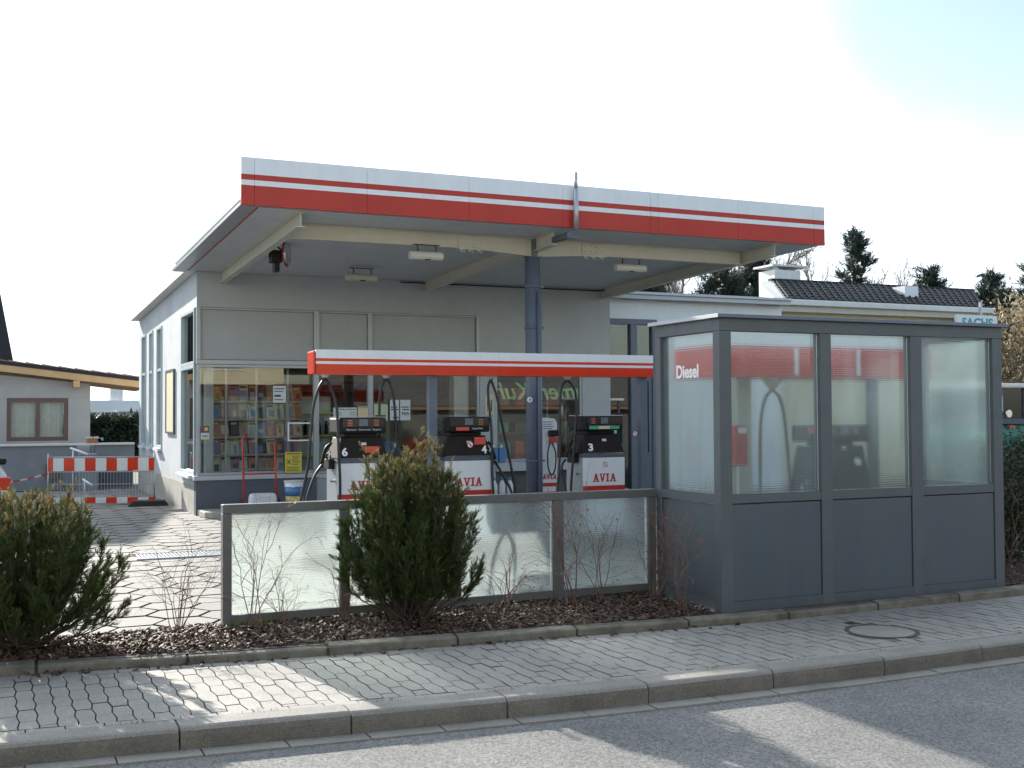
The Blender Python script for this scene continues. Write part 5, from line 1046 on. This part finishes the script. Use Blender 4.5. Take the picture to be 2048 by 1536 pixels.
def leafy(name, label, cat, cx, cy, rx, ry, z0, z1, n, size, m, seed, group=None, trunk=None, boxy=False):
    rg = np.random.default_rng(seed); t = thing(name, label, cat, (cx, cy, 0), group)
    nc = max(10, n//60); c = rg.normal(size=(nc, 3)); c /= np.linalg.norm(c, axis=1)[:, None]; c *= rg.uniform(.35, 1, (nc, 1))**.5
    if boxy: c = rg.uniform(-1, 1, (nc, 3)); k = rg.integers(0, 3, nc); c[np.arange(nc), k] = np.sign(c[np.arange(nc), k])*rg.uniform(.8, 1, nc)
    P = np.repeat(c, 60, 0)+rg.normal(0, .13, (nc*60, 3)); zc, zr = (z0+z1)/2, (z1-z0)/2; P = P*np.array([rx, ry, zr])+np.array([cx, cy, zc]); P = P[P[:, 2] > max(z0-.1, .02)]
    D = rg.normal(size=P.shape)+np.array([0, 0, .5]); D /= np.linalg.norm(D, axis=1)[:, None]; U = np.cross(D, rg.normal(size=P.shape)); U /= np.linalg.norm(U, axis=1)[:, None]; L = size*rg.uniform(.6, 1.4, (len(P), 1))
    tris('foliage', np.stack([P-U*L*.3, P+U*L*.3, P+D*L], 1), m, parent=t)
    b = MB()
    for i in range(5): a = rg.uniform(0, 2*PI); b.tube([(cx+rg.normal(0, .06), cy+rg.normal(0, .06), 0), (cx+.5*rx*math.cos(a), cy+.5*ry*math.sin(a), zc), (cx+.7*rx*math.cos(a), cy+.7*ry*math.sin(a), z1-.2*zr)], [.03, .02, .008], 5)
    b.build('trunk' if trunk else 'stems', M['bark'], t)
leafy('evergreen_bush', 'dark evergreen bush in shade at the right picture edge beside the shelter', 'bush', 10.6, 9.95, .75, .7, .02, 1.30, 12000, .05, M['hedge'], 5, boxy=False)
leafy('evergreen_bush', 'dark evergreen bush behind the one at the right picture edge', 'bush', 11.9, 10.6, .8, .7, .05, 1.4, 8000, .05, M['hedge'], 6)
leafy('dry_leaved_tree', 'brown leaved beech behind the tractor at the right edge', 'tree', 26.4, 22.4, 2.4, 1.8, .4, 5.0, 15000, .11, M['beech'], 7, trunk=True)
leafy('clipped_hedge', 'dark hedge between the left house and the shop', 'hedge', 4.6, 45, 3.0, .8, 0, 1.6, 22000, .2, M['hedge'], 8, boxy=True)

def conifer(x, y, H, R, seed, label, base=.15, dens=1.0, name='pine_tree'):
    rg = np.random.default_rng(seed); t = thing(name, label, 'tree', (x, y, 0), 'trees behind the garage')
    dens = 1.35; R *= 1.15
    MB().tube([(x, y, 0), (x+rg.normal(0, .1), y, H*.5), (x, y, H*.97)], [.16, .10, .02], 7).build('trunk', M['bark'], t)
    S0, S1, R0, R1, P, D = [], [], [], [], [], []; z = H*base
    while z < H:
        f = (z-H*base)/(H*(1-base)); rr = R*(1-f)**.5*rg.uniform(.45, 1.1)+.15
        for k in range(max(3, int(rg.integers(4, 7)*dens))):
            a = rg.uniform(0, 2*PI); p0 = np.array([x, y, z]); d = np.array([math.cos(a), math.sin(a), rg.uniform(-.05, .35)]); L = rr*rg.uniform(.5, 1.05); p1 = p0+d*L; S0.append(p0); S1.append(p1); R0.append(.03); R1.append(.008)
            m = int(9*L/.5)+6; u = rg.uniform(.25, 1, m)[:, None]; c = p0+d*L*u+rg.normal(0, .10, (m, 3)); P.append(c); D.append(np.tile(d, (m, 1))*.5+rg.normal(0, .4, (m, 3))+np.array([0, 0, .45]))
        z += H*.030/dens*rg.uniform(.7, 1.4)
    tris('branches', branch_tris(*map(np.array, (S0, S1, R0, R1))), M['bark'], parent=t)
    P = np.concatenate(P); D = np.concatenate(D); T = fronds(P, D, rg.uniform(.25, .5, len(P)), rg, 5, .6, .12); tris('crown', np.concatenate(T), M['needle'], parent=t)
for i, (x, y, H, R, lab) in enumerate(((33.2, 45, 9.2, 2.2, 'dark pine just left of the white chimney'), (30.6, 44, 8.3, 2.3, 'dark pine in front of the far wood under the canopy edge'), (39.3, 45, 10.8, 1.5, 'tallest spruce with a bare side right of the chimney'),
        (44.2, 45, 9.1, 2.0, 'rounded pine above the middle of the dark tiled roof'), (48.6, 45, 9.0, 2.1, 'left one of the pines behind the beech at the right edge'), (51.8, 45, 9.6, 2.5, 'pine at the right picture edge'), (28.3, 46, 8.0, 2.2, 'pine seen below the canopy soffit, nearest the shop wall'),
        (46.3, 42, 7.6, 1.3, 'small pine low behind the right end of the tiled roof'))):
    conifer(x, y, H, R, 50+i, lab)
def bare_tree(x, y, H, seed, label):
    rg = np.random.default_rng(seed); t = thing('bare_tree', label, 'tree', (x, y, 0), 'leafless trees behind the garage'); S0, S1, R0, R1, T0 = [], [], [], [], []
    def grow(p, d, L, r, dep):
        q = p.copy(); n = 4
        for i in range(n):
            d = d+rg.normal(0, .09, 3)+np.array([0, 0, .06]); d /= np.linalg.norm(d); e = q+d*L/n; (T0 if dep == 0 else S0).append((q, e, r*(1-.5*i/n), r*(1-.5*(i+1)/n)))
            if dep < 4 and (dep or i > 0) and rg.random() < .9:
                for _ in range(2 if dep else 3):
                    a = rg.uniform(.3, .75); c = np.cross(d, rg.normal(size=3)); c /= np.linalg.norm(c); grow(e, d*math.cos(a)+c*math.sin(a), L*rg.uniform(.4, .62), r*.5, dep+1)
            q = e
    grow(np.array([x, y, 0.]), np.array([0, 0, 1.]), H*.85, .13, 0)
    f = lambda A: branch_tris(np.array([a[0] for a in A]), np.array([a[1] for a in A]), np.array([a[2] for a in A]), np.array([a[3] for a in A]))
    tris('trunk', f(T0), M['bark'], parent=t); tris('crown', f(S0), M['barkpale'], parent=t)
for i, (x, y, H, lab) in enumerate(((35.6, 44, 10.0, 'leafless tree straight above the white chimney'), (37.2, 46, 10.2, 'leafless tree right of the white chimney'), (29.8, 47, 12.4, 'tall leafless tree whose top shows over the canopy fascia'), (33.8, 47, 12.6, 'tall leafless tree peeking over the right part of the fascia'), (40.8, 46, 9.8, 'leafless tree leaning beside the tallest spruce'), (27.5, 42, 7.8, 'leafless tree under the canopy edge behind the wing roof'))):
    bare_tree(x, y, H*.60, 80+i, lab)
